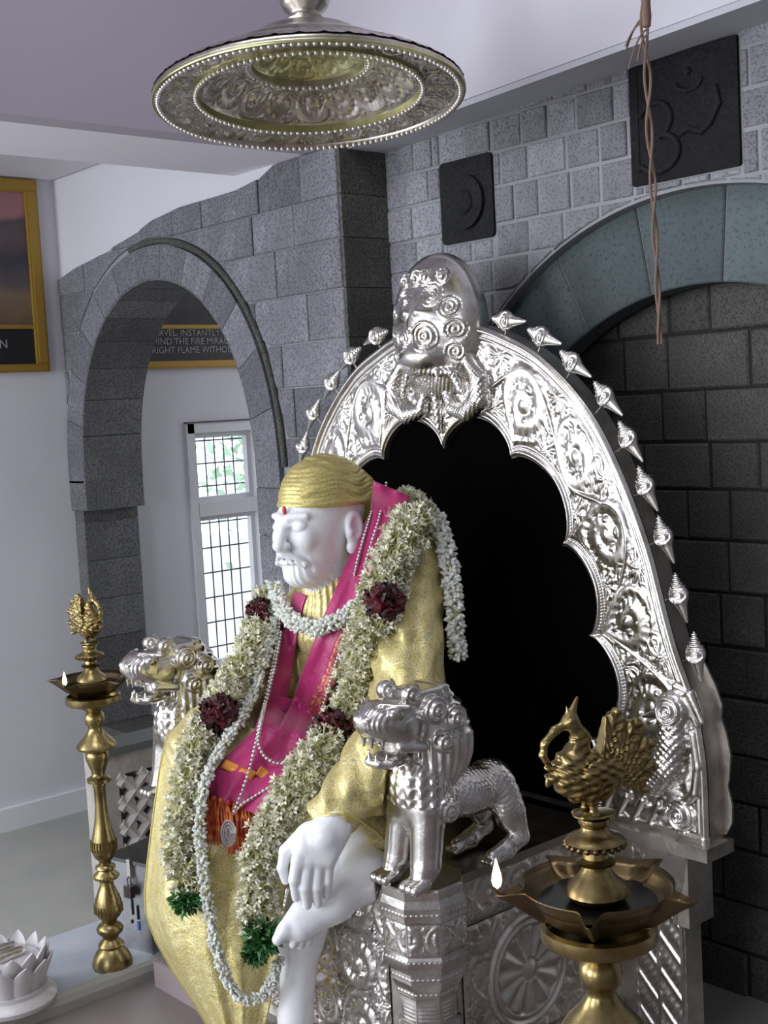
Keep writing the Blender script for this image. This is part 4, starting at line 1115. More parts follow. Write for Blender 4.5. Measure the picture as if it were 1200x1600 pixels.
# eight-sided corner columns
def octo(name, prof, c, mat):
    v = []; n = 8; m = MB()
    for r, z in prof:
        for k in range(n):
            a = pi/8+k*pi/4; v.append((c[0]+r*cos(a), c[1]+r*sin(a), z))
    f = [(i*n+k, i*n+(k+1) % n, (i+1)*n+(k+1) % n, (i+1)*n+k) for i in range(len(prof)-1) for k in range(n)]
    f += [tuple(range(n))[::-1], tuple(range((len(prof)-1)*n, len(prof)*n))]
    m.add(v, f); return m.make(name, mat, t)
for sg in (1, -1):
    c = (TX+sg*(FX-.035), FY+.035)
    CS = .87; prof = [(.098, .02), (.098, .05), (.088, .06), (.088, .11), (.097, .118), (.097, .128), (.083, .14), (.072, .16), (.072, .205), (.080, .212), (.080, .225), (.072, .232), (.072, .285), (.080, .293), (.080, .305), (.092, .325), (.092, .345), (.102, .362), (.107, .372), (.107, .38), (.102, .386), (.102, .455), (.110, .462), (.110, .490), (.104, .505)]; prof = [(r*CS, z) for r, z in prof]
    octo('corner_column', prof, c, M_silver)
    octo('column_cap', [(.090, .505), (.090, .5215), (.086, .526)], c, M_silver_d)
    ap = .102*cos(pi/8)
    for k in range(8):
        a = k*pi/4; nx, ny = cos(a), sin(a)
        if ny > .1 and nx*sg < .1: continue
        tx_, ty_ = -ny, nx; wd = .102*2*sin(pi/8)
        for (zz, hh, am, md, rr) in ((.388, .066, .006, 'scroll', .102), (.234, .048, .004, 'leaf', .072), (.162, .042, .004, 'leaf', .072), (.062, .046, .004, 'leaf', .088)):
            rr = rr*CS; apx = rr*cos(pi/8); wdx = rr*2*sin(pi/8)*.94
            o = (c[0]+nx*apx-tx_*wdx/2, c[1]+ny*apx-ty_*wdx/2, zz)
            panel('column_relief', o, (tx_, ty_, 0), (0, 0, 1), (nx, ny, 0), wdx, hh, am, M_silver, mode=md, res=.0025)
        for (zz, rr) in ((.476, .110), (.376, .107), (.335, .092), (.219, .080), (.299, .080), (.123, .097)):
            rr = rr*CS; apx = rr*cos(pi/8); wdx = rr*2*sin(pi/8)
            o = (c[0]+nx*apx-tx_*wdx/2, c[1]+ny*apx-ty_*wdx/2, zz-.004)
            panel('bead_row', o, (tx_, ty_, 0), (0, 0, 1), (nx, ny, 0), wdx, .008, .003, M_silver, mode='bead', res=.0022)
MB().box((TX-FX-.075, FY-.048, 0), (TX+FX+.06, BYR, .075)).make('plinth', plaster_mat('mauve_marble', (.36, .30, .31), .3), t)
MB().box((TX-FX-.06, FY-.040, .075), (TX+FX+.05, BYR, .10)).make('plinth_step', M_silver_d, t)

# ================================================================ SILVER LIONS (the arm rests)
def lion_fn(P):
    """standing guardian lion facing -Y, paws on z=0"""
    X, Y, Z = P; Y = np.where(Y > 0, Y*1.28, Y); P = (X, Y, Z); A = np.abs(X); Q = (A, Y, Z)
    d = s_ell2(P, (0, .055, .150), (.056, .135, .052))
    d = sm(d, s_ell2(P, (0, .145, .148), (.060, .055, .055)), .02)
    d = sm(d, s_ell2(P, (0, -.095, .185), (.066, .062, .092)), .03)
    # hind legs
    d = sm(d, s_ell2(Q, (.043, .150, .105), (.030, .045, .055)), .015)
    d = sm(d, s_cap(Q, (.050, .165, .090), (.054, .178, .040), .027, .021), .012)
    d = sm(d, s_cap(Q, (.054, .178, .038), (.054, .120, .020), .020, .020), .010)
    d = sm(d, s_cap(Q, (.054, .120, .019), (.054, .062, .015), .020, .016), .008)
    # fore legs
    d = sm(d, s_cap(Q, (.035, -.108, .150), (.040, -.125, .045), .038, .032), .015)
    d = sm(d, s_cap(Q, (.040, -.125, .045), (.042, -.138, .024), .028, .025), .010)
    for k in (-1, 0, 1): d = sm(d, s_cap(Q, (.044+.014*k, -.148, .014), (.044+.017*k, -.176, .010), .0135, .0115), .004)
    for k in (-1, 0, 1): d = sm(d, s_cap(Q, (.054+.010*k, .075, .011), (.054+.012*k, .045, .008), .009, .007), .004)
    d = sm(d, s_ell2(Q, (.062, -.080, .150), (.018, .030, .026)), .008)      # shoulder swirl
    r = np.hypot(Y+.080, Z-.150); a = np.arctan2(Z-.150, Y+.080)
    d = d-.0022*np.cos(2*pi*(r/.012-a/(2*pi)))*(r < .030)*(A > .045)
    # scaled coat on the back, ruff lines on the chest
    d = d-.0014*np.cos(Y*2*pi/.013)*np.cos((Z*1.4+A)*2*pi/.015)*(Y > -.03)*(Z > .09)
    d = d-.0026*np.cos(np.arctan2(X, -(Y+.05))*24)*np.abs(np.sin((Z-.16)*2*pi/.045))*(Z > .165)*(Z < .255)*(Y < -.06)
    # mane
    m = s_ell2(P, (0, -.045, .285), (.078, .080, .105))
    m = sm(m, s_box(P, (0, -.085, .382), (.050, .056, .018), .016), .02)
    m = m-.0028*np.cos(np.arctan2(X, -(Y+.045))*26)*(Z < .30)-.0022*np.cos(Z*2*pi/.020)*(Z >= .30)*(Y > -.06)
    d = sm(d, m, .012)
    # head
    h = s_ell2(P, (0, -.150, .332), (.064, .064, .056))
    h = sm(h, s_ell2(P, (0, -.195, .350), (.052, .050, .040)), .018)
    h = sm(h, s_ell2(P, (0, -.232, .352), (.026, .014, .017)), .008)
    h = h-.0010*np.cos(X*2*pi/.0075)*(Z > .335)*(Y < -.12)
    h = smax(h, -s_ell2(P, (0, -.215, .298), (.050, .062, .018)), .006)        # mouth
    h = sm(h, s_ell2(P, (0, -.175, .266), (.040, .046, .016)), .010)           # lower jaw
    h = sm(h, s_cap(Q, (.016, -.212, .268), (.034, -.196, .268), .008, .008), .005)
    h = sm(h, s_cap(P, (-.016, -.214, .268), (.016, -.214, .268), .008), .005)
    for (fx, fy) in ((.030, -.212), (.012, -.226)):
        h = sm(h, s_cap(Q, (fx, fy, .325), (fx, fy-.001, .303), .0062, .0025), .002)
        h = sm(h, s_cap(Q, (fx*.9, fy+.010, .270), (fx*.9, fy+.010, .287), .0050, .0022), .002)
    h = sm(h, s_ell2(Q, (.042, -.190, .368), (.016, .017, .014)), .004)        # eyes
    h = sm(h, s_cap(Q, (.018, -.205, .384), (.062, -.168, .380), .007, .006), .005)
    h = sm(h, s_ell2(Q, (.014, -.238, .360), (.009, .009, .008)), .004)
    h = sm(h, s_cap(Q, (.046, -.180, .300), (.058, -.130, .292), .012, .010), .008)
    d = sm(d, h, .010)
    # curls: ears and locks
    for (cx, cy, cz, rr) in ((.062, -.098, .362, .030), (.040, -.140, .398, .022), (.066, -.045, .335, .026), (.066, -.080, .292, .024)):
        e = s_ell2(Q, (cx-.004, cy, cz), (rr*.62, rr, rr)); r = np.hypot(Y-cy, Z-cz); a = np.arctan2(Z-cz, Y-cy)
        e = e-.0032*np.cos(2*pi*(r/.0115-a/(2*pi))); d = sm(d, e, .003)
    return d
    tl = [(.0, .195, .165), (.0, .215, .205), (.0, .190, .235), (0, .165, .215)]
    for i in range(3): d = sm(d, s_cap(P, tl[i], tl[i+1], .012, .013), .006)
    return d
lv, lf = sdf_mesh(lambda X, Y, Z: lion_fn((X, Y, Z)), (-.10, -.26, -.004), (.10, .24, .43), .0026)
lion_me = mesh_data('lion_body', lv, lf, M_silver, True)
M_gum = metal('dark_silver_mouth', (.30, .28, .26), .35)
for lx, lab in ((.455, 'silver lion arm rest nearest the camera, standing on the throne seat corner'), (-.465, 'silver lion arm rest on the far side of the throne, behind the gold cloth')):
    tl_ = thing('lion_figure', lab, 'statue', (TX+lx, 1.812, SZ+.0045), 'silver lion arm rests')
    o = bpy.data.objects.new('lion_body', lion_me); link(o, tl_)
    m = MB().ball((tl_.location[0], 1.812-.175, SZ+.279), .030, 12, 8, (1, 1.1, .35)); m.make('tongue', M_gum, tl_, True)

# ================================================================ MARBLE STATUE IN GOLD CLOTH
def W(px, py, D):
    return CAM + (_F + _R*(px-600)/FPX - _U*(py-800)/FPX)*D
def T(lx, y, z): return (TX+lx, y, z)
statue = thing('seated_statue', 'white marble statue of a bearded seated man in gold cloth, one leg crossed', 'statue', (TX, 1.9, SZ))
M_statue = new_mat('polished_white_marble', (.90, .91, .95), .18, 0, .5)
bsdf(M_statue).inputs['Subsurface Weight'].default_value = .25; bsdf(M_statue).inputs['Subsurface Radius'].default_value = (.012, .012, .014)
M_cloth = new_mat('gold_brocade', (.60, .52, .22), .40, .42)
v_ = voro(M_cloth, 190); nz_ = noise(M_cloth, 26, 5, .7)
fac = ramp(M_cloth, v_, [(.18, (1, 1, 1)), (.34, (0, 0, 0))])
cc = mixc(M_cloth, fac, ramp(M_cloth, nz_, [(.3, (.60, .50, .17)), (.7, (.86, .77, .40))]), (.36, .28, .22))
setc(M_cloth, cc)
n1 = bump(M_cloth, noise(M_cloth, 300, 2), .35, .0015); bump(M_cloth, noise(M_cloth, 16, 5, .65, None, .8), .55, .012, n1)
M_cloth2 = new_mat('gold_headcloth', (.58, .50, .20), .45, .5)
setc(M_cloth2, mixc(M_cloth2, ramp(M_cloth2, voro(M_cloth2, 260), [(.2, (1, 1, 1)), (.36, (0, 0, 0))]), (.64, .54, .20), (.26, .20, .13)))
bump(M_cloth2, noise(M_cloth2, 300, 2), .3, .001)
M_hem = new_mat('bright_gold_hem', (.85, .74, .30), .28, .7)

def folds(P, k=1.0):
    X, Y, Z = P; X = X-TX
    return (.0035*np.sin(70*Z+24*X+30*Y+3*np.sin(18*X+9*Z))+.0025*np.sin(120*Z-40*Y+50*X))*k
near_sh = W(632, 870, 3.02); kneeF = W(334, 1182, 2.99); farS = W(455, 1000, 3.16); farM = W(395, 1085, 3.08)
cuff = W(522, 1268, 2.64); elbow = W(640, 1120, 2.80)
KN = W(505, 1335, 2.74)
def robe_fn(P):
    d = s_cap(P, T(0, 1.99, .64), T(0, 1.965, .98), .185, .165)
    d = sm(d, s_cap(P, T(-.13, 1.975, 1.03), near_sh, .10, .088), .06)
    d = sm(d, s_ball(P, T(.0, 1.995, 1.11), .10), .06)
    d = sm(d, s_cap(P, W(618, 822, 3.08), W(648, 905, 2.99), .070, .080), .05)
    d = sm(d, s_cap(P, near_sh, elbow, .088, .080), .05)
    d = sm(d, s_cap(P, elbow, W(590, 1200, 2.70), .082, .072), .04)
    d = sm(d, s_cap(P, W(590, 1200, 2.70), cuff, .072, .052), .04)
    d = sm(d, s_cap(P, farS, farM, .085, .085), .05); d = sm(d, s_cap(P, farM, kneeF, .085, .086), .05)
    d = sm(d, s_cap(P, T(-.08, 1.92, .64), kneeF, .12, .086), .06)
    d = sm(d, s_cap(P, T(.10, 1.92, .62), W(470, 1290, 2.80), .11, .085), .05)
    d = sm(d, s_cap(P, kneeF, W(455, 1260, 2.84), .086, .085), .06)
    d = sm(d, s_cap(P, W(572, 1270, 2.70), W(612, 1328, 2.75), .030, .026), .02)
    d = d + folds(P)
    X = P[0]; d = d + .0035*np.sin((X-TX)*95+P[1]*70+P[2]*12)*(X > TX+.14)
    d = smax(d, -s_box(P, (TX, 2.2, .30), (.60, .535, .2275)), .004)
    if np.ndim(d) == 3:
        for lx in (.455, -.465): d = np.maximum(d, .007-lion_fn((P[0]-TX-lx, P[1]-1.812, P[2]-SZ-.0045)))
    return d
robe = sculpt('robe', robe_fn, (TX-.52, 1.38, .46), (TX+.48, 2.20, 1.26), .0062, M_cloth, statue)
def hit(px, py, fn=robe_fn, start=2.2, fall=2.9):
    """depth at which the sight line through a photo pixel meets the cloth"""
    px = np.atleast_1d(np.array(px, float)); py = np.atleast_1d(np.array(py, float))
    d = _F[None]+_R[None]*((px-600)/FPX)[:, None]-_U[None]*((py-800)/FPX)[:, None]; L = np.linalg.norm(d, axis=1)
    D = np.full(len(px), start); ok = np.zeros(len(px), bool)
    for _ in range(90):
        p = CAM+d*D[:, None]; s = fn((p[:, 0], p[:, 1], p[:, 2])); ok = s < .002; D = np.where(ok | (D > 3.6), D, D+s*.8/L)
    D[~ok] = np.nan
    if np.isnan(D).any():
        i = np.arange(len(D)); g = ~np.isnan(D)
        D = np.interp(i, i[g], D[g]) if g.any() else np.full(len(D), fall)
    return D
def resample(pts, n):
    P = np.array(pts, float); d = np.r_[0, np.cumsum(np.hypot(P[1:, 0]-P[:-1, 0], P[1:, 1]-P[:-1, 1]))]
    s = np.linspace(0, d[-1], n); return np.stack([np.interp(s, d, P[:, k]) for k in range(P.shape[1])], 1)
def smooth1(v, w):
    k = np.hanning(2*w+3); k /= k.sum(); q = np.r_[np.full(w+1, v[0]), v, np.full(w+1, v[-1])]; return np.convolve(q, k, 'valid')
HANG = []
def mfilt(v, w):
    q = np.r_[np.full(w, v[0]), v, np.full(w, v[-1])]; return np.min(np.stack([q[i:i+len(v)] for i in range(2*w+1)]), 0)
def hit2(px, py):
    D = hit(px, py)
    if HANG:
        H = HANG[0]; px = np.atleast_1d(np.array(px, float)); py = np.atleast_1d(np.array(py, float))
        r = np.hypot(H[:, 0][None]-px[:, None], H[:, 1][None]-py[:, None]); i = r.argmin(1); g = r[np.arange(len(px)), i] < 9
        D = np.where(g, np.minimum(D, H[i, 2]), D)
    return D
def sheet(name, rows, mat, parent, n=60, m=24, th=.004, off=.01, dcol=None, fold=.004, nf=5, sm_w=3, seed=0):
    """cloth strip: rows of (xl,yl,xr,yr,depth or None); depth None follows the robe"""
    R = resample([(r[0], r[1], r[2], r[3], r[4] if r[4] else -1) for r in rows], n)
    s = np.linspace(0, 1, m); front = np.zeros((n, m, 3)); rs = np.random.RandomState(seed)
    PX = R[:, 0:1]*(1-s)+R[:, 2:3]*s; PY = R[:, 1:2]*(1-s)+R[:, 3:4]*s
    if rows[0][4]: D = np.repeat(R[:, 4:5], m, 1)
    else:
        D = np.stack([hit2(PX[i], PY[i]) for i in range(n)]); 
        for j in range(m): D[:, j] = smooth1(mfilt(D[:, j], sm_w), sm_w)
        for i in range(n): D[i] = mfilt(D[i], 1)
        for i in range(n): D[i] = smooth1(D[i], 2)
        D -= off
    if dcol is not None: D = D+np.interp(s, np.linspace(0, 1, len(dcol)), dcol)[None]
    D = D+fold*np.sin(s*2*pi*nf+np.linspace(0, 2, n)[:, None]+seed)*np.linspace(.6, 1, n)[:, None]
    V = CAM+(_F+_R*((PX-600)/FPX)[..., None]-_U*((PY-800)/FPX)[..., None])*D[..., None]
    du = np.gradient(V, axis=0); dv = np.gradient(V, axis=1); N = np.cross(du, dv); N /= np.linalg.norm(N, axis=2, keepdims=True)+1e-9
    if np.mean(N@_F) > 0: N = -N
    B = V-N*th
    F1 = grid_faces(n, m); F2 = F1[:, ::-1]+n*m; e = []
    ring_ = [(0, j) for j in range(m)]+[(i, m-1) for i in range(1, n)]+[(n-1, j) for j in range(m-2, -1, -1)]+[(i, 0) for i in range(n-2, 0, -1)]
    ids = [i*m+j for i, j in ring_]
    for a, b in zip(ids, ids[1:]+ids[:1]): e.append((a, a+n*m, b+n*m, b))
    o = add(name, np.concatenate([V.reshape(-1, 3), B.reshape(-1, 3)]), np.concatenate([F1, F2, np.array(e)]), mat, parent, True)
    bm = bmesh.new(); bm.from_mesh(o.data); bmesh.ops.recalc_face_normals(bm, faces=bm.faces); bm.to_mesh(o.data); bm.free()
    return o, V
# the sheet hanging from the far knee
rows = [(300, 1105, 520, 1180, 2.86), (262, 1150, 545, 1230, 2.83), (250, 1200, 520, 1285, 2.80), (243, 1255, 470, 1330, 2.785), (237, 1300, 450, 1370, 2.775), (231, 1350, 440, 1420, 2.77), (227, 1395, 436, 1460, 2.765), (229, 1430, 435, 1490, 2.765), (244, 1470, 428, 1530, 2.76), (272, 1520, 422, 1570, 2.76), (300, 1562, 412, 1610, 2.76), (338, 1625, 395, 1680, 2.76)]
hang, _hv = sheet('hanging_cloth', rows, M_cloth, statue, 110, 70, .004, 0, [.17, .05, .01, 0, -.01, -.005, .01, .02], .009, 3.2, seed=1)
_q = _hv[::2, ::2].reshape(-1, 3)-CAM; _w = _q@_F
HANG.append(np.stack([600+FPX*(_q@_R)/_w, 800-FPX*(_q@_U)/_w, _w], 1))
e0 = _hv[8:, 0]; MB().tube([tuple(p) for p in e0[::3]], .0035, 6).make('cloth_hem', M_hem, statue, True)
# sleeve end with its bright hem
hp = [(438, 1312), (448, 1298), (470, 1284), (500, 1274), (535, 1272), (562, 1280), (590, 1300), (615, 1335)]
R_ = resample(hp, 40); D_ = smooth1(hit(R_[:, 0], R_[:, 1]), 4)-.006
MB().tube([tuple(W(a, b, c)) for (a, b), c in zip(R_, D_)], .0028, 6).make('sleeve_hem', M_hem, statue, True)
# ---- head
HY = radians(10)     # turned a little away from the camera
HC = np.array(T(0, 1.865, 1.215)); ch, shh = cos(HY), sin(HY)
def hloc(P):
    x = P[0]-HC[0]; y = P[1]-HC[1]; z = P[2]-HC[2]
    return (ch*x+shh*y, -shh*x+ch*y, z)
def head_fn(P):
    Q = hloc(P); X, Y, Z = Q; A = np.abs(X); S = (A, Y, Z)
    d = s_ell2(Q, (0, .010, .062), (.086, .112, .098))
    d = sm(d, s_ell2(Q, (0, -.055, .012), (.070, .078, .090)), .03)
    d = sm(d, s_ell2(Q, (0, -.062, -.062), (.054, .062, .052)), .025)             # jaw
    d = sm(d, s_ell2(Q, (0, -.085, -.092), (.040, .042, .030)), .02)              # bearded chin
    d = sm(d, s_cap(Q, (0, .01, -.14), (0, .0, -.02), .062, .060), .03)           # neck
    d = sm(d, s_ell2(S, (.034, -.108, -.006), (.024, .020, .026)), .018)          # cheekbones
    d = smax(d, -s_ell2(S, (.031, -.142, .024), (.023, .020, .014)), .014)        # eye sockets
    d = sm(d, s_ell2(S, (.031, -.118, .022), (.018, .014, .012)), .004)           # eyes
    d = sm(d, s_cap(S, (.014, -.134, .028), (.046, -.116, .026), .0035, .003), .004)
    d = sm(d, s_cap(S, (.012, -.133, .046), (.050, -.114, .047), .007, .006), .016)
    d = sm(d, s_cap(Q, (0, -.132, .036), (0, -.156, -.016), .010, .015), .010)    # nose
    d = sm(d, s_ell2(S, (.012, -.145, -.018), (.010, .011, .009)), .006)
    d = sm(d, s_cap(S, (.004, -.146, -.036), (.040, -.118, -.062), .011, .008), .010)   # moustache
    d = sm(d, s_cap(S, (.0, -.138, -.058), (.018, -.132, -.058), .007, .005), .005)
    d = smax(d, -s_cap(S, (0, -.150, -.048), (.026, -.134, -.052), .0022), .004)
    d = smax(d, -s_cap(S, (.030, -.128, -.030), (.048, -.100, -.075), .0030), .008)
    # beard strands
    bz = 1/(1+np.exp((Z+.050)*160)); d = d-.0011*np.cos(A*2*pi/.013+Z*60)*bz*(Y < -.03)
    # ears
    e = s_ell2(S, (.087, .008, .008), (.014, .030, .042)); e = sm(e, s_ell2(S, (.085, .0, -.036), (.012, .016, .016)), .01)
    e = smax(e, -s_ell2(S, (.101, .003, .012), (.010, .018, .027)), .004)
    e = sm(e, s_ell2(S, (.092, -.012, .0), (.007, .008, .010)), .004)
    return sm(d, e, .008)
lo = HC-np.array([.13, .18, .14]); hi = HC+np.array([.13, .15, .18])
sculpt('head', head_fn, lo, hi, .0023, M_statue, statue)
M_red = new_mat('red_mark', (.40, .008, .02), .5)
p0 = HC+np.array([ch*.0-shh*-.131, shh*0+ch*-.131, .062]); MB().ball(tuple(p0), .0085, 12, 8, (.75, .45, 1.15)).make('red_forehead_mark', M_red, statue, True)
def cap_fn(P):
    Q = hloc(P); X, Y, Z = Q
    d = s_ell2(Q, (0, .012, .075), (.096, .126, .108))
    tilt_ = Z-(.070+.10*np.clip(-Y, -.2, .2)*.12)
    d = smax(d, -(Z-.066), .008)
    d = sm(d, s_cap(Q, (.03, .10, .07), (.05, .125, -.02), .050, .040), .04)
    d = d+.0013*np.sin(Z*2*pi/.024+14*X+5*np.sin(Y*30+9*X))*(.5+.5*np.sin(Y*18+2))+.0008*np.sin(Z*2*pi/.010+Y*60+4*np.sin(Y*50))
    e = s_ell2(Q, (0, .012, .070), (.100, .130, .018)); d = sm(d, e, .008)
    return d
sculpt('head_cloth', cap_fn, HC-np.array([.14, .16, .07]), HC+np.array([.16, .19, .20]), .0026, M_cloth2, statue)
# collar of gathered gold cloth under the chin
def collar_fn(P):
    d = s_cap(P, T(0, 1.90, .99), T(0, 1.885, 1.075), .115, .074)
    a = np.arctan2(P[1]-1.89, P[0]-TX); return d+.0022*np.sin(a*30+P[2]*20)
sculpt('collar', collar_fn, T(-.15, 1.74, .92), T(.15, 2.03, 1.19), .004, M_cloth, statue)
# ---- left hand resting on the crossed foot, crossed leg and standing shin
footA, footB, toe = W(598, 1352, 2.72), W(520, 1408, 2.66), W(452, 1462, 2.62)
def off_seat(P, d):
    s = np.maximum(np.maximum(P[2]-(SZ+.004), 1.664-P[1]), np.abs(P[0]-TX)-.52)       # the seat block
    c = np.maximum(np.hypot(P[0]-TX-.44, P[1]-1.725)-.101, P[2]-(SZ+.006))             # its corner column
    return np.maximum(d, -np.minimum(s, c))
def limb_fn(P):
    d = s_cap(P, W(560, 1320, 2.80), W(575, 1370, 2.72), .055, .050)
    d = sm(d, s_cap(P, W(575, 1365, 2.71), footB, .046, .042), .03)
    d = sm(d, s_cap(P, footB, W(470, 1448, 2.63), .042, .030), .02)
    d = sm(d, s_cap(P, W(472, 1425, 2.64), W(446, 1455, 2.62), .026, .019), .012)     # ball of the foot
    d = sm(d, s_cap(P, W(446, 1450, 2.615), W(434, 1468, 2.61), .0150, .0120), .006)      # big toe
    for i, (a, b) in enumerate(((458, 1476), (469, 1478), (480, 1477), (490, 1473))):
        d = sm(d, s_cap(P, W(a+6, b-20, 2.625+.008*i), W(a, b, 2.62+.008*i), .0105-.0008*i, .0085-.0008*i), .003)
    return off_seat(P, d)
lo = np.minimum.reduce([footA, toe, W(560, 1300, 2.8)])-.08; hi = np.maximum.reduce([footA, toe, W(560, 1300, 2.8)])+.08
sculpt('crossed_foot', limb_fn, lo, hi, .0026, M_statue, statue)
ank = W(462, 1690, 2.775); ank[2] = .075
def shin_fn(P):
    d = s_cap(P, W(520, 1320, 2.82), W(470, 1460, 2.78), .070, .050)
    d = sm(d, s_cap(P, W(468, 1470, 2.775), W(462, 1590, 2.775), .043, .036), .03)
    d = sm(d, s_cap(P, W(462, 1590, 2.775), ank, .036, .032), .02)
    d = sm(d, s_cap(P, (ank[0], ank[1]+.02, .050), (ank[0]-.004, ank[1]-.10, .036), .034, .026), .02)
    d = sm(d, s_cap(P, (ank[0], ank[1]-.08, .032), (ank[0]-.012, ank[1]-.135, .028), .030, .024), .02)
    for k in range(5): d = sm(d, s_cap(P, (ank[0]+.030-.015*k, ank[1]-.140, .026), (ank[0]+.032-.016*k, ank[1]-.178+.006*(4-k), .022), .0120-.0010*(4-k)*.6, .0100-.0008*(4-k)), .004)
    return off_seat(P, np.maximum(d, .0075-P[2]))
a_, b_ = W(520, 1320, 2.82), W(462, 1700, 2.775)-np.array([0, .16, 0]); b_[2] = .09
sculpt('shin', shin_fn, np.minimum(a_, b_)-.09, np.maximum(a_, b_)+.09, .004, M_statue, statue)
def hand_fn(P):
    wr = W(528, 1278, 2.62); pm = W(500, 1322, 2.585)
    d = s_cap(P, wr, W(508, 1305, 2.595), .034, .036)
    for i, (x0, x1) in enumerate(((472, 468), (488, 484), (504, 499), (519, 513))): d = sm(d, s_cap(P, W(x0+12, 1300, 2.60), W(x1, 1345, 2.575+.004*i), .022, .0165), .012)
    # four fingers lying down over the foot, bent at the knuckles
    F4 = [((466, 1342), (460, 1374), (463, 1402), .0140), ((482, 1346), (477, 1386), (480, 1414), .0145), ((498, 1347), (495, 1386), (497, 1412), .0140), ((513, 1344), (512, 1376), (511, 1400), .0125)]
    for i, (a, b, c, r) in enumerate(F4):
        D0 = 2.572+.005*i
        f = s_cap(P, W(a[0], a[1], D0), W(b[0], b[1], D0+.003), r, r*.86); f = sm(f, s_cap(P, W(b[0], b[1], D0+.003), W(c[0], c[1], D0+.022), r*.86, r*.68), .003)
        d = sm(d, f, .0045)
    # thumb leaves the side of the palm towards the viewer's left
    d = sm(d, s_cap(P, W(474, 1306, 2.60), W(447, 1330, 2.60), .019, .0145), .010)
    d = sm(d, s_cap(P, W(447, 1330, 2.60), W(441, 1356, 2.60), .0140, .0110), .004)
    d = sm(d, s_cap(P, W(441, 1356, 2.60), W(446, 1376, 2.605), .0110, .0085), .003)
    return d
hc = W(490, 1335, 2.6); sculpt('left_hand', hand_fn, hc-np.array([.11, .11, .13]), hc+np.array([.11, .11, .12]), .0019, M_statue, statue)
# ---- magenta shawl
M_pink = new_mat('magenta_silk', (.42, .012, .13), .38, 0, .5); bsdf(M_pink).inputs['Sheen Weight'].default_value = .4
_tc = nd(M_pink, 'ShaderNodeAttribute'); _tc.attribute_name = 'uvw'
n_ = bump(M_pink, noise(M_pink, 250, 2), .2, .001); bump(M_pink, noise(M_pink, 20, 4, .6, None, .5), .5, .008, n_)
M_zari = new_mat('gold_orange_border', (.62, .22, .03), .4, .35); bump(M_zari, noise(M_zari, 220, 2), .4, .001)
M_zpink = new_mat('woven_pink_border', (.40, .06, .10), .45, .3)
setc(M_zpink, ramp(M_zpink, noise(M_zpink, 160, 3), [(.45, (.34, .015, .09)), (.60, (.55, .26, .10))]))
shawl = thing('shawl', 'magenta silk shawl with orange tassels worn over the gold robe of the statue', 'shawl', tuple(W(440, 1150, 2.8)))
# right-hand band, from behind the head to the lap
rb = [(584, 752, 640, 775, None), (578, 800, 628, 812, None), (556, 845, 612, 860, None), (538, 885, 590, 905, None), (520, 930, 566, 955, None), (500, 975, 548, 1000, None), (484, 1020, 532, 1045, None), (468, 1060, 512, 1085, None), (455, 1100, 495, 1125, None), (436, 1138, 492, 1165, None), (424, 1172, 480, 1190, None)]
def shaped(rows, *a, **k): return sheet(*a, rows=rows, **k)
o1, V1 = sheet('right_band', rb, M_pink, shawl, 90, 18, .004, .016, None, .003, 2.0, 5, 2)
# woven border along its right edge
rb2 = [(r[2]-20, r[3]-5, r[2]+3, r[3]+2, None) for r in rb[4:9]]
sheet('woven_border', rb2, M_zpink, shawl, 40, 8, .002, .0225, None, .001, 1, 5, 2)
lb = [(458, 924, 480, 930, None), (455, 940, 474, 945, None), (446, 975, 466, 980, None), (436, 1010, 461, 1015, None), (428, 1050, 456, 1055, None), (418, 1090, 449, 1095, None), (404, 1130, 446, 1140, None), (385, 1165, 450, 1180, None)]
sheet('left_band', lb, M_pink, shawl, 70, 12, .004, .013, None, .002, 1.5, 5, 4)
lp = [(415, 1085, 500, 1100, None), (398, 1140, 486, 1158, None), (372, 1165, 470, 1188, None), (348, 1188, 455, 1212, None), (334, 1206, 440, 1232, None), (325, 1225, 425, 1250, None), (318, 1248, 402, 1272, None)]
o3, V3 = sheet('lap_fold', lp, M_pink, shawl, 60, 34, .004, .022, None, .004, 2.2, 4, 5)
for (a, b, c, d) in ((352, 1186, 376, 1196), (380, 1194, 402, 1206), (408, 1196, 430, 1213)):
    sheet('border_patch', [(a, b, c, d, None), (a-9, b+13, c-9, d+14, None)], M_zari, shawl, 10, 10, .001, .0285, None, 0, 1, 2)
# tassels
M_tas = new_mat('orange_tassel', (.55, .10, .015), .65); setc(M_tas, ramp(M_tas, noise(M_tas, 60, 3), [(.4, (.40, .03, .012)), (.6, (.62, .17, .03))]))
random.seed(8)
for k in range(7):
    x0 = 322+k*11.5; y0 = 1246+k*3.4
    m = MB(); D0 = float(hit2([x0], [1255])[0])-.030
    L = random.uniform(62, 98)
    for j in range(11):
        ax = x0+random.uniform(-4, 4); bx_ = x0+random.uniform(-13, 13)+4; pts = []
        for i in range(6):
            u = i/5; pts.append(tuple(W(ax+(bx_-ax)*u+2*sin(u*7+j), y0+L*u*(1-.12*random.random()), D0-.004*sin(u*3)+.006*(j % 3)-.02*u)))
        m.tube(pts, [.0022, .0026, .0026, .0024, .002, .0008], 5)
    m.ball(tuple(W(x0, y0-2, D0)), .0065, 8, 6); tag(m.make('tassel', M_tas, shawl, True), kind='stuff')
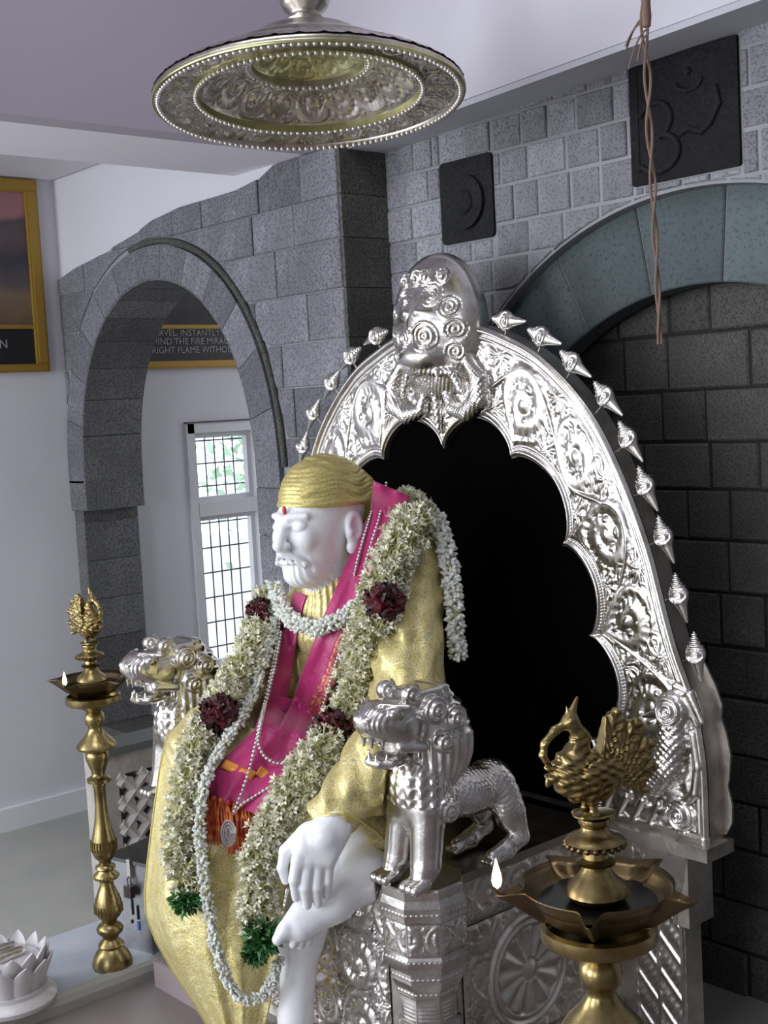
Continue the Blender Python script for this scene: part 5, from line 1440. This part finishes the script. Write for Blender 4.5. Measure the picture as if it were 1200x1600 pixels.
# ================================================================ GARLANDS
M_pet = new_mat('jasmine_petal', (.80, .78, .62), .55); bsdf(M_pet).inputs['Subsurface Weight'].default_value = .2; bsdf(M_pet).inputs['Subsurface Radius'].default_value = (.004, .004, .003)
M_stem = new_mat('jasmine_stem', (.55, .54, .24), .6)
M_bud = new_mat('white_bud', (.72, .74, .68), .5)
M_rose = new_mat('dark_red_rose', (.11, .006, .012), .5); setc(M_rose, ramp(M_rose, noise(M_rose, 45, 3), [(.4, (.022, .003, .005)), (.65, (.12, .008, .014))]))
M_tuft = new_mat('green_leaf', (.035, .16, .035), .5); setc(M_tuft, ramp(M_tuft, noise(M_tuft, 60, 3), [(.4, (.015, .075, .02)), (.65, (.06, .24, .05))]))
def flower_geo():
    """a jasmine: slim green tube, star of five pointed petals; axis +Z, base at origin"""
    v = []; f = []; mi = []
    for i in range(4): a = i*pi/2; v += [(.0013*cos(a), .0013*sin(a), -.004), (.0021*cos(a), .0021*sin(a), .014)]
    for i in range(4): f.append((2*i, 2*((i+1) % 4), 2*((i+1) % 4)+1, 2*i+1)); mi.append(1)
    for k in range(5):
        a = k*2*pi/5; c, s = cos(a), sin(a); o = len(v)
        def P(r, t, z): return (r*c-t*s, r*s+t*c, z)
        v += [P(.0008, 0, .0125), P(.0040, -.0022, .0175), P(.0040, .0022, .0175), P(.0078, 0, .0190)]
        f += [(o, o+1, o+3), (o, o+3, o+2)]; mi += [0, 0]
    return np.array(v), f, mi
def bud_geo():
    v = []; f = []; n = 6
    prof = [(0, 0), (.0035, .0020), (.0047, .0065), (.0034, .011), (0, .0145)]
    m = MB().lathe(prof, (0, 0, 0), n); return np.array(m.v), m.f, [0]*len(m.f)
def geo_mesh(name, geo, mats):
    v, f, mi = geo; me = bpy.data.meshes.new(name); me.from_pydata([tuple(p) for p in v], [], f)
    for m in mats: me.materials.append(m)
    me.polygons.foreach_set('material_index', mi); me.polygons.foreach_set('use_smooth', [True]*len(f)); me.update(); return me
JG = flower_geo(); BG = bud_geo()
jas_me = geo_mesh('jasmine', JG, [M_pet, M_stem]); bud_me = geo_mesh('bud', BG, [M_bud])
def frame_of(path):
    P = np.array(path); Tn = np.gradient(P, axis=0); Tn /= np.linalg.norm(Tn, axis=1, keepdims=True)+1e-9
    view = P-CAM; view /= np.linalg.norm(view, axis=1, keepdims=True)
    Bn = np.cross(Tn, view); Bn /= np.linalg.norm(Bn, axis=1, keepdims=True)+1e-9; Nn = np.cross(Bn, Tn)
    return P, Tn, Bn, Nn
def surf_path(pts, off, n=None, dep=None, fn=robe_fn):
    L = np.hypot(*np.diff(np.array(pts)[:, :2], axis=0).T).sum(); n = n or int(L/4)
    R = resample(pts, n)
    if R.shape[1] > 2: D = smooth1(R[:, 2], 4)
    else: D = smooth1(mfilt(hit2(R[:, 0], R[:, 1]), 4), 6)
    x = smooth1(R[:, 0], 3); y = smooth1(R[:, 1], 3)
    return [W(a, b, c-off) for a, b, c in zip(x, y, D)]
def garland(parent, path, radius, dens, geo, me, mats, nind, name, tilt=.55, size=1.0, seed=0, core=True, thick=None):
    """flowers set all round a curved core; the nearest nind are parts, the rest one part of kind stuff"""
    P, Tn, Bn, Nn = frame_of(path); seg = np.linalg.norm(np.diff(P, axis=0), axis=1); cum = np.r_[0, np.cumsum(seg)]; L = cum[-1]
    rs = np.random.RandomState(seed); items = []
    rad = (lambda u: radius) if not thick else (lambda u: np.interp(u, np.linspace(0, 1, len(thick)), thick))
    N = int(L*2*pi*np.mean([rad(u) for u in np.linspace(0, 1, 9)])*dens)
    if core:
        idx = np.linspace(0, len(P)-1, max(8, len(P)//3)).astype(int)
        MB().tube([tuple(P[i]) for i in idx], [rad(cum[i]/L)*.62 for i in idx], 8).make('core', M_stem, parent, True)
    for k in range(N):
        s = rs.rand()*L; i = min(np.searchsorted(cum, s), len(P)-1)
        a = rs.rand()*2*pi; r = rad(s/L)*(.50+.35*rs.rand())
        rd = cos(a)*Bn[i]+sin(a)*Nn[i]
        ax = rd*(1-tilt)+Tn[i]*tilt*(rs.rand()*2-1)*1.5+rs.randn(3)*.22; ax /= np.linalg.norm(ax)
        p = P[i]+rd*r+Tn[i]*rs.randn()*.002
        items.append((p, ax, size*(.8+.5*rs.rand()), float(np.dot(rd, -(P[i]-CAM)/np.linalg.norm(P[i]-CAM)))))
    items.sort(key=lambda q: -q[3])
    gv, gf, gm = geo; VV = []; FF = []; MM = []; pt = np.array(parent.matrix_world.translation)
    for j, (p, ax, sc, _) in enumerate(items):
        q = Vector(ax).to_track_quat('Z', 'Y'); 
        spin = Matrix.Rotation(rs.rand()*6.28, 3, 'Z'); Rm = q.to_matrix() @ spin
        if j < nind:
            o = bpy.data.objects.new(name, me); link(o, parent); o.location = Vector(p-pt); o.rotation_euler = Rm.to_euler(); o.scale = (sc,)*3
        else:
            A_ = np.array(Rm)*sc; o_ = sum(len(x) for x in VV); VV.append(gv@A_.T+p); FF += [tuple(i+o_ for i in f) for f in gf]; MM += gm
    if VV:
        o = add(name+'_cluster', np.concatenate(VV), FF, mats[0], parent, True)
        for m in mats[1:]: o.data.materials.append(m)
        o.data.polygons.foreach_set('material_index', MM); o['kind'] = 'stuff'
def rose(parent, c, R, seed, mat=None, name='rose_cluster', n=26):
    rs = np.random.RandomState(seed); m = MB(); m.ball(tuple(c), R*.62, 10, 8)
    for k in range(n):
        z = 1-2*(k+.5)/n; a = k*2.399; r = sqrt(1-z*z); d = np.array([r*cos(a), r*sin(a), z]); d /= np.linalg.norm(d)
        u = np.cross(d, [.3, .2, .9]); u /= np.linalg.norm(u); w = np.cross(d, u)
        ph = rs.rand()*6.28; u2 = cos(ph)*u+sin(ph)*w; w2 = -sin(ph)*u+cos(ph)*w; s = R*(.21+.10*rs.rand()); b0 = c+d*R*.60; V = []; nu = 5
        for i in range(nu):
            for j in range(nu):
                a_ = (i/(nu-1)-.5)*2; b_ = (j/(nu-1)-.5)*2; lift = R*(.38+.16*sin(b_*2.6+k)-.34*(a_*a_+b_*b_)*.5+.22*(i == nu-1))
                V.append(b0+u2*s*a_*(1-.2*b_*b_)+w2*s*b_*(1-.2*a_*a_)+d*lift)
        m.add(V, [(i*nu+j, i*nu+j+1, (i+1)*nu+j+1, (i+1)*nu+j) for i in range(nu-1) for j in range(nu-1)])
    return m.make(name, mat or M_rose, parent, True)
def near_path(path, px, py, fwd):
    Q = np.array(path)-CAM; w = Q@_F; u = 600+FPX*(Q@_R)/w; v = 800-FPX*(Q@_U)/w; i = np.hypot(u-px, v-py).argmin()
    return W(px, py, w[i]-fwd)
def tuft(parent, c, R, seed):
    rs = np.random.RandomState(seed); m = MB()
    for k in range(420):
        d = rs.randn(3); d /= np.linalg.norm(d); b = c+d*R*.62*rs.rand(); u = np.cross(d, rs.randn(3)); u /= np.linalg.norm(u); L = R*(.26+.22*rs.rand()); w = R*.10; d = d+rs.randn(3)*.5; d /= np.linalg.norm(d)
        n_ = np.cross(d, u)
        m.add([b, b+d*L*.5+u*w+n_*w*.4, b+d*L, b+d*L*.5-u*w+n_*w*.4], [(0, 1, 2, 3)])
    return tag(m.make('leaf_tuft', M_tuft, parent, False), kind='stuff')

# front surface of statue dressing: robe or hanging sheet depth (sheet lies at about 2.77)
def dep(pts, D):    # give explicit depths to points
    return [(x, y, d) for (x, y), d in zip(pts, D)]
G1 = thing('flower_garland', 'thick jasmine and dark red rose garland over the near shoulder', 'garland', tuple(W(560, 1050, 2.8)), 'garlands on the statue')
pa = [(628, 782), (648, 810), (630, 850), (606, 890), (598, 930), (590, 965), (568, 1000), (556, 1040), (556, 1080), (540, 1120), (512, 1160), (482, 1200), (456, 1240), (436, 1280)]
path = surf_path(pa, .028)
lowD = [2.735, 2.72, 2.71, 2.705, 2.70, 2.70]; low = [(424, 1300), (410, 1330), (402, 1365), (400, 1400), (404, 1430), (410, 1450)]
path_low = [W(x, y, d) for (x, y), d in zip(low, lowD)]
allp = list(path)[:-3]+path_low; A3 = np.array(allp)
def respath(A3, step=.006):
    d = np.r_[0, np.cumsum(np.linalg.norm(np.diff(A3, axis=0), axis=1))]; s = np.arange(0, d[-1], step); Q = np.stack([smooth1(np.interp(s, d, A3[:, k]), 4) for k in range(3)], 1); return Q
garland(G1, respath(A3), .033, 14500, JG, jas_me, [M_pet, M_stem], 290, 'jasmine', .75, 1.42, 1, True, [.042, .040, .040, .034, .036, .034, .034, .032, .030])
rose(G1, near_path(A3, 600, 940, .022), .043, 1, n=110); rose(G1, near_path(A3, 518, 1138, .050), .042, 2, n=110)
tuft(G1, W(412, 1462, 2.675), .058, 3); tuft(G1, W(398, 1490, 2.69), .036, 5)
G2 = thing('flower_garland', 'thick jasmine and dark red rose garland over the far shoulder and knee', 'garland', tuple(W(350, 1100, 2.9)), 'garlands on the statue')
pb = [(418, 925), (410, 960), (402, 1000), (385, 1035), (368, 1065), (350, 1095), (335, 1125), (318, 1150), (304, 1180)]
path = list(surf_path(pb, .024)); low = [(292, 1225, 2.775), (284, 1270, 2.765), (281, 1310, 2.755), (284, 1350, 2.75), (290, 1385, 2.745)]
garland(G2, respath(np.array(path+[W(*q) for q in low])), .030, 14500, JG, jas_me, [M_pet, M_stem], 290, 'jasmine', .75, 1.40, 2, True, [.022, .030, .036, .034, .030, .026, .024, .022, .020])
rose(G2, near_path(path, 407, 957, .030), .034, 3, n=90); rose(G2, near_path(path, 342, 1115, .022), .042, 4, n=110)
tuft(G2, W(290, 1407, 2.735), .046, 6)
G3 = thing('bud_garland', 'thin string of white buds running from neck to lap and looping at the bottom', 'garland', tuple(W(330, 1200, 2.8)), 'garlands on the statue')
pc = [(436, 905), (432, 950), (425, 1000), (410, 1040), (396, 1085), (378, 1120), (355, 1155), (333, 1190)]
path = list(surf_path(pc, .036)); low = [(318, 1225, 2.735), (312, 1270, 2.73), (312, 1320, 2.725), (318, 1370, 2.72), (326, 1420, 2.72), (334, 1465, 2.72), (344, 1505, 2.72), (362, 1545, 2.72), (384, 1566, 2.72), (408, 1560, 2.72), (428, 1530, 2.715), (436, 1495, 2.71)]
garland(G3, respath(np.array(path+[W(*q) for q in low])), .0072, 30000, BG, bud_me, [M_bud], 290, 'bud', .6, .78, 3, True)
G4 = thing('bud_garland', 'short string of white buds draped across the chest just under the chin', 'garland', tuple(W(490, 980, 2.85)), 'garlands on the statue')
pd_ = [(428, 905), (432, 935), (446, 960), (468, 978), (495, 982), (520, 974), (545, 958), (566, 940)]
garland(G4, respath(np.array(surf_path(pd_, .034))), .012, 26000, BG, bud_me, [M_bud], 250, 'bud', .45, .95, 4, True)
G5 = thing('bud_garland', 'string of white buds hanging down behind the near shoulder, against the black opening', 'garland', tuple(W(705, 950, 3.0)), 'garlands on the statue')
pe = [(680, 800, 2.95), (692, 838, 2.93), (700, 870, 2.915), (706, 910, 2.91), (710, 950, 2.905), (713, 990, 2.905), (715, 1032, 2.905)]
garland(G5, respath(np.array([W(*q) for q in pe])), .013, 24000, BG, bud_me, [M_bud], 250, 'bud', .4, 1.05, 5, True)

# ================================================================ BEAD NECKLACES
M_pearl = new_mat('silver_bead', (.70, .68, .68), .16, .85)
bm0 = MB().ball((0, 0, 0), .0044, 8, 6); pearl_me = mesh_data('bead', bm0.v, bm0.f, M_pearl, True)
def necklace(label, pts, off, step, cat='necklace'):
    path = respath(np.array(surf_path(pts, off)), .0015); t = thing('bead_necklace', label, cat, tuple(path[len(path)//2]), 'silver bead necklaces')
    d = np.r_[0, np.cumsum(np.linalg.norm(np.diff(path, axis=0), axis=1))]; n = min(295, int(d[-1]/step))
    for i in range(n):
        s = i*d[-1]/n; p = np.array([np.interp(s, d, path[:, k]) for k in range(3)])
        o = bpy.data.objects.new('bead', pearl_me); link(o, t); o.location = Vector(p-np.array(t.location)); k = .85+.3*((i*7919) % 13)/13; o.scale = (k, k, k)
    MB().tube([tuple(p) for p in path[::4]], .0012, 5).make('thread', M_silver_d, t, True)
    return t
na = necklace('long silver bead necklace down the magenta shawl, with an oval pendant', [(604, 752), (598, 790), (588, 825), (576, 862), (565, 905), (552, 950), (540, 990), (524, 1040), (510, 1085), (500, 1120), (487, 1160), (462, 1195), (430, 1225), (400, 1243), (375, 1258), (362, 1278)], .036, .0095)
nb = necklace('silver bead strand on the far side of the shawl meeting the pendant', [(444, 925), (438, 965), (432, 1010), (424, 1050), (415, 1090), (406, 1130), (398, 1170), (388, 1210), (375, 1245), (362, 1278)], .037, .0095)
nc = necklace('inner silver bead necklace looping low over the magenta shawl', [(590, 758), (582, 795), (570, 835), (560, 870), (552, 905)], .034, .0085)
nd_ = necklace('silver bead loop curving round the lower edge of the shawl neckline', [(440, 985), (430, 1040), (418, 1090), (408, 1130), (402, 1160), (412, 1183), (432, 1194), (455, 1192), (472, 1180), (488, 1160)], .041, .0088)
# pendant
pc_ = W(357, 1302, float(hit2([362], [1280])[0])-.060)
M_pn = metal('engraved_pendant', (.50, .42, .40), .3)
ex, ey = _R, _U
m = MB()
for (rx_, ry_, rr) in ((.0150, .0270, .0022), (.0105, .0200, .0018), (.0060, .0125, .0016)):
    m.tube([tuple(pc_+ex*rx_*cos(q)+ey*ry_*sin(q)) for q in np.linspace(0, 2*pi, 30)], rr, 6)
m.make('pendant_rings', M_pearl, na, True)
n = 24; v = [pc_+_F*.002]+[pc_+ex*.014*cos(2*pi*k/n)+ey*.026*sin(2*pi*k/n) for k in range(n)]+[pc_+_F*.005+ex*.014*cos(2*pi*k/n)+ey*.026*sin(2*pi*k/n) for k in range(n)]
MB().add(v, [(0, 1+k, 1+(k+1) % n) for k in range(n)]+[(1+k, 1+n+k, 1+n+(k+1) % n, 1+(k+1) % n) for k in range(n)]+[tuple(range(1+n, 1+2*n))]).make('pendant_plate', M_pn, na, True)
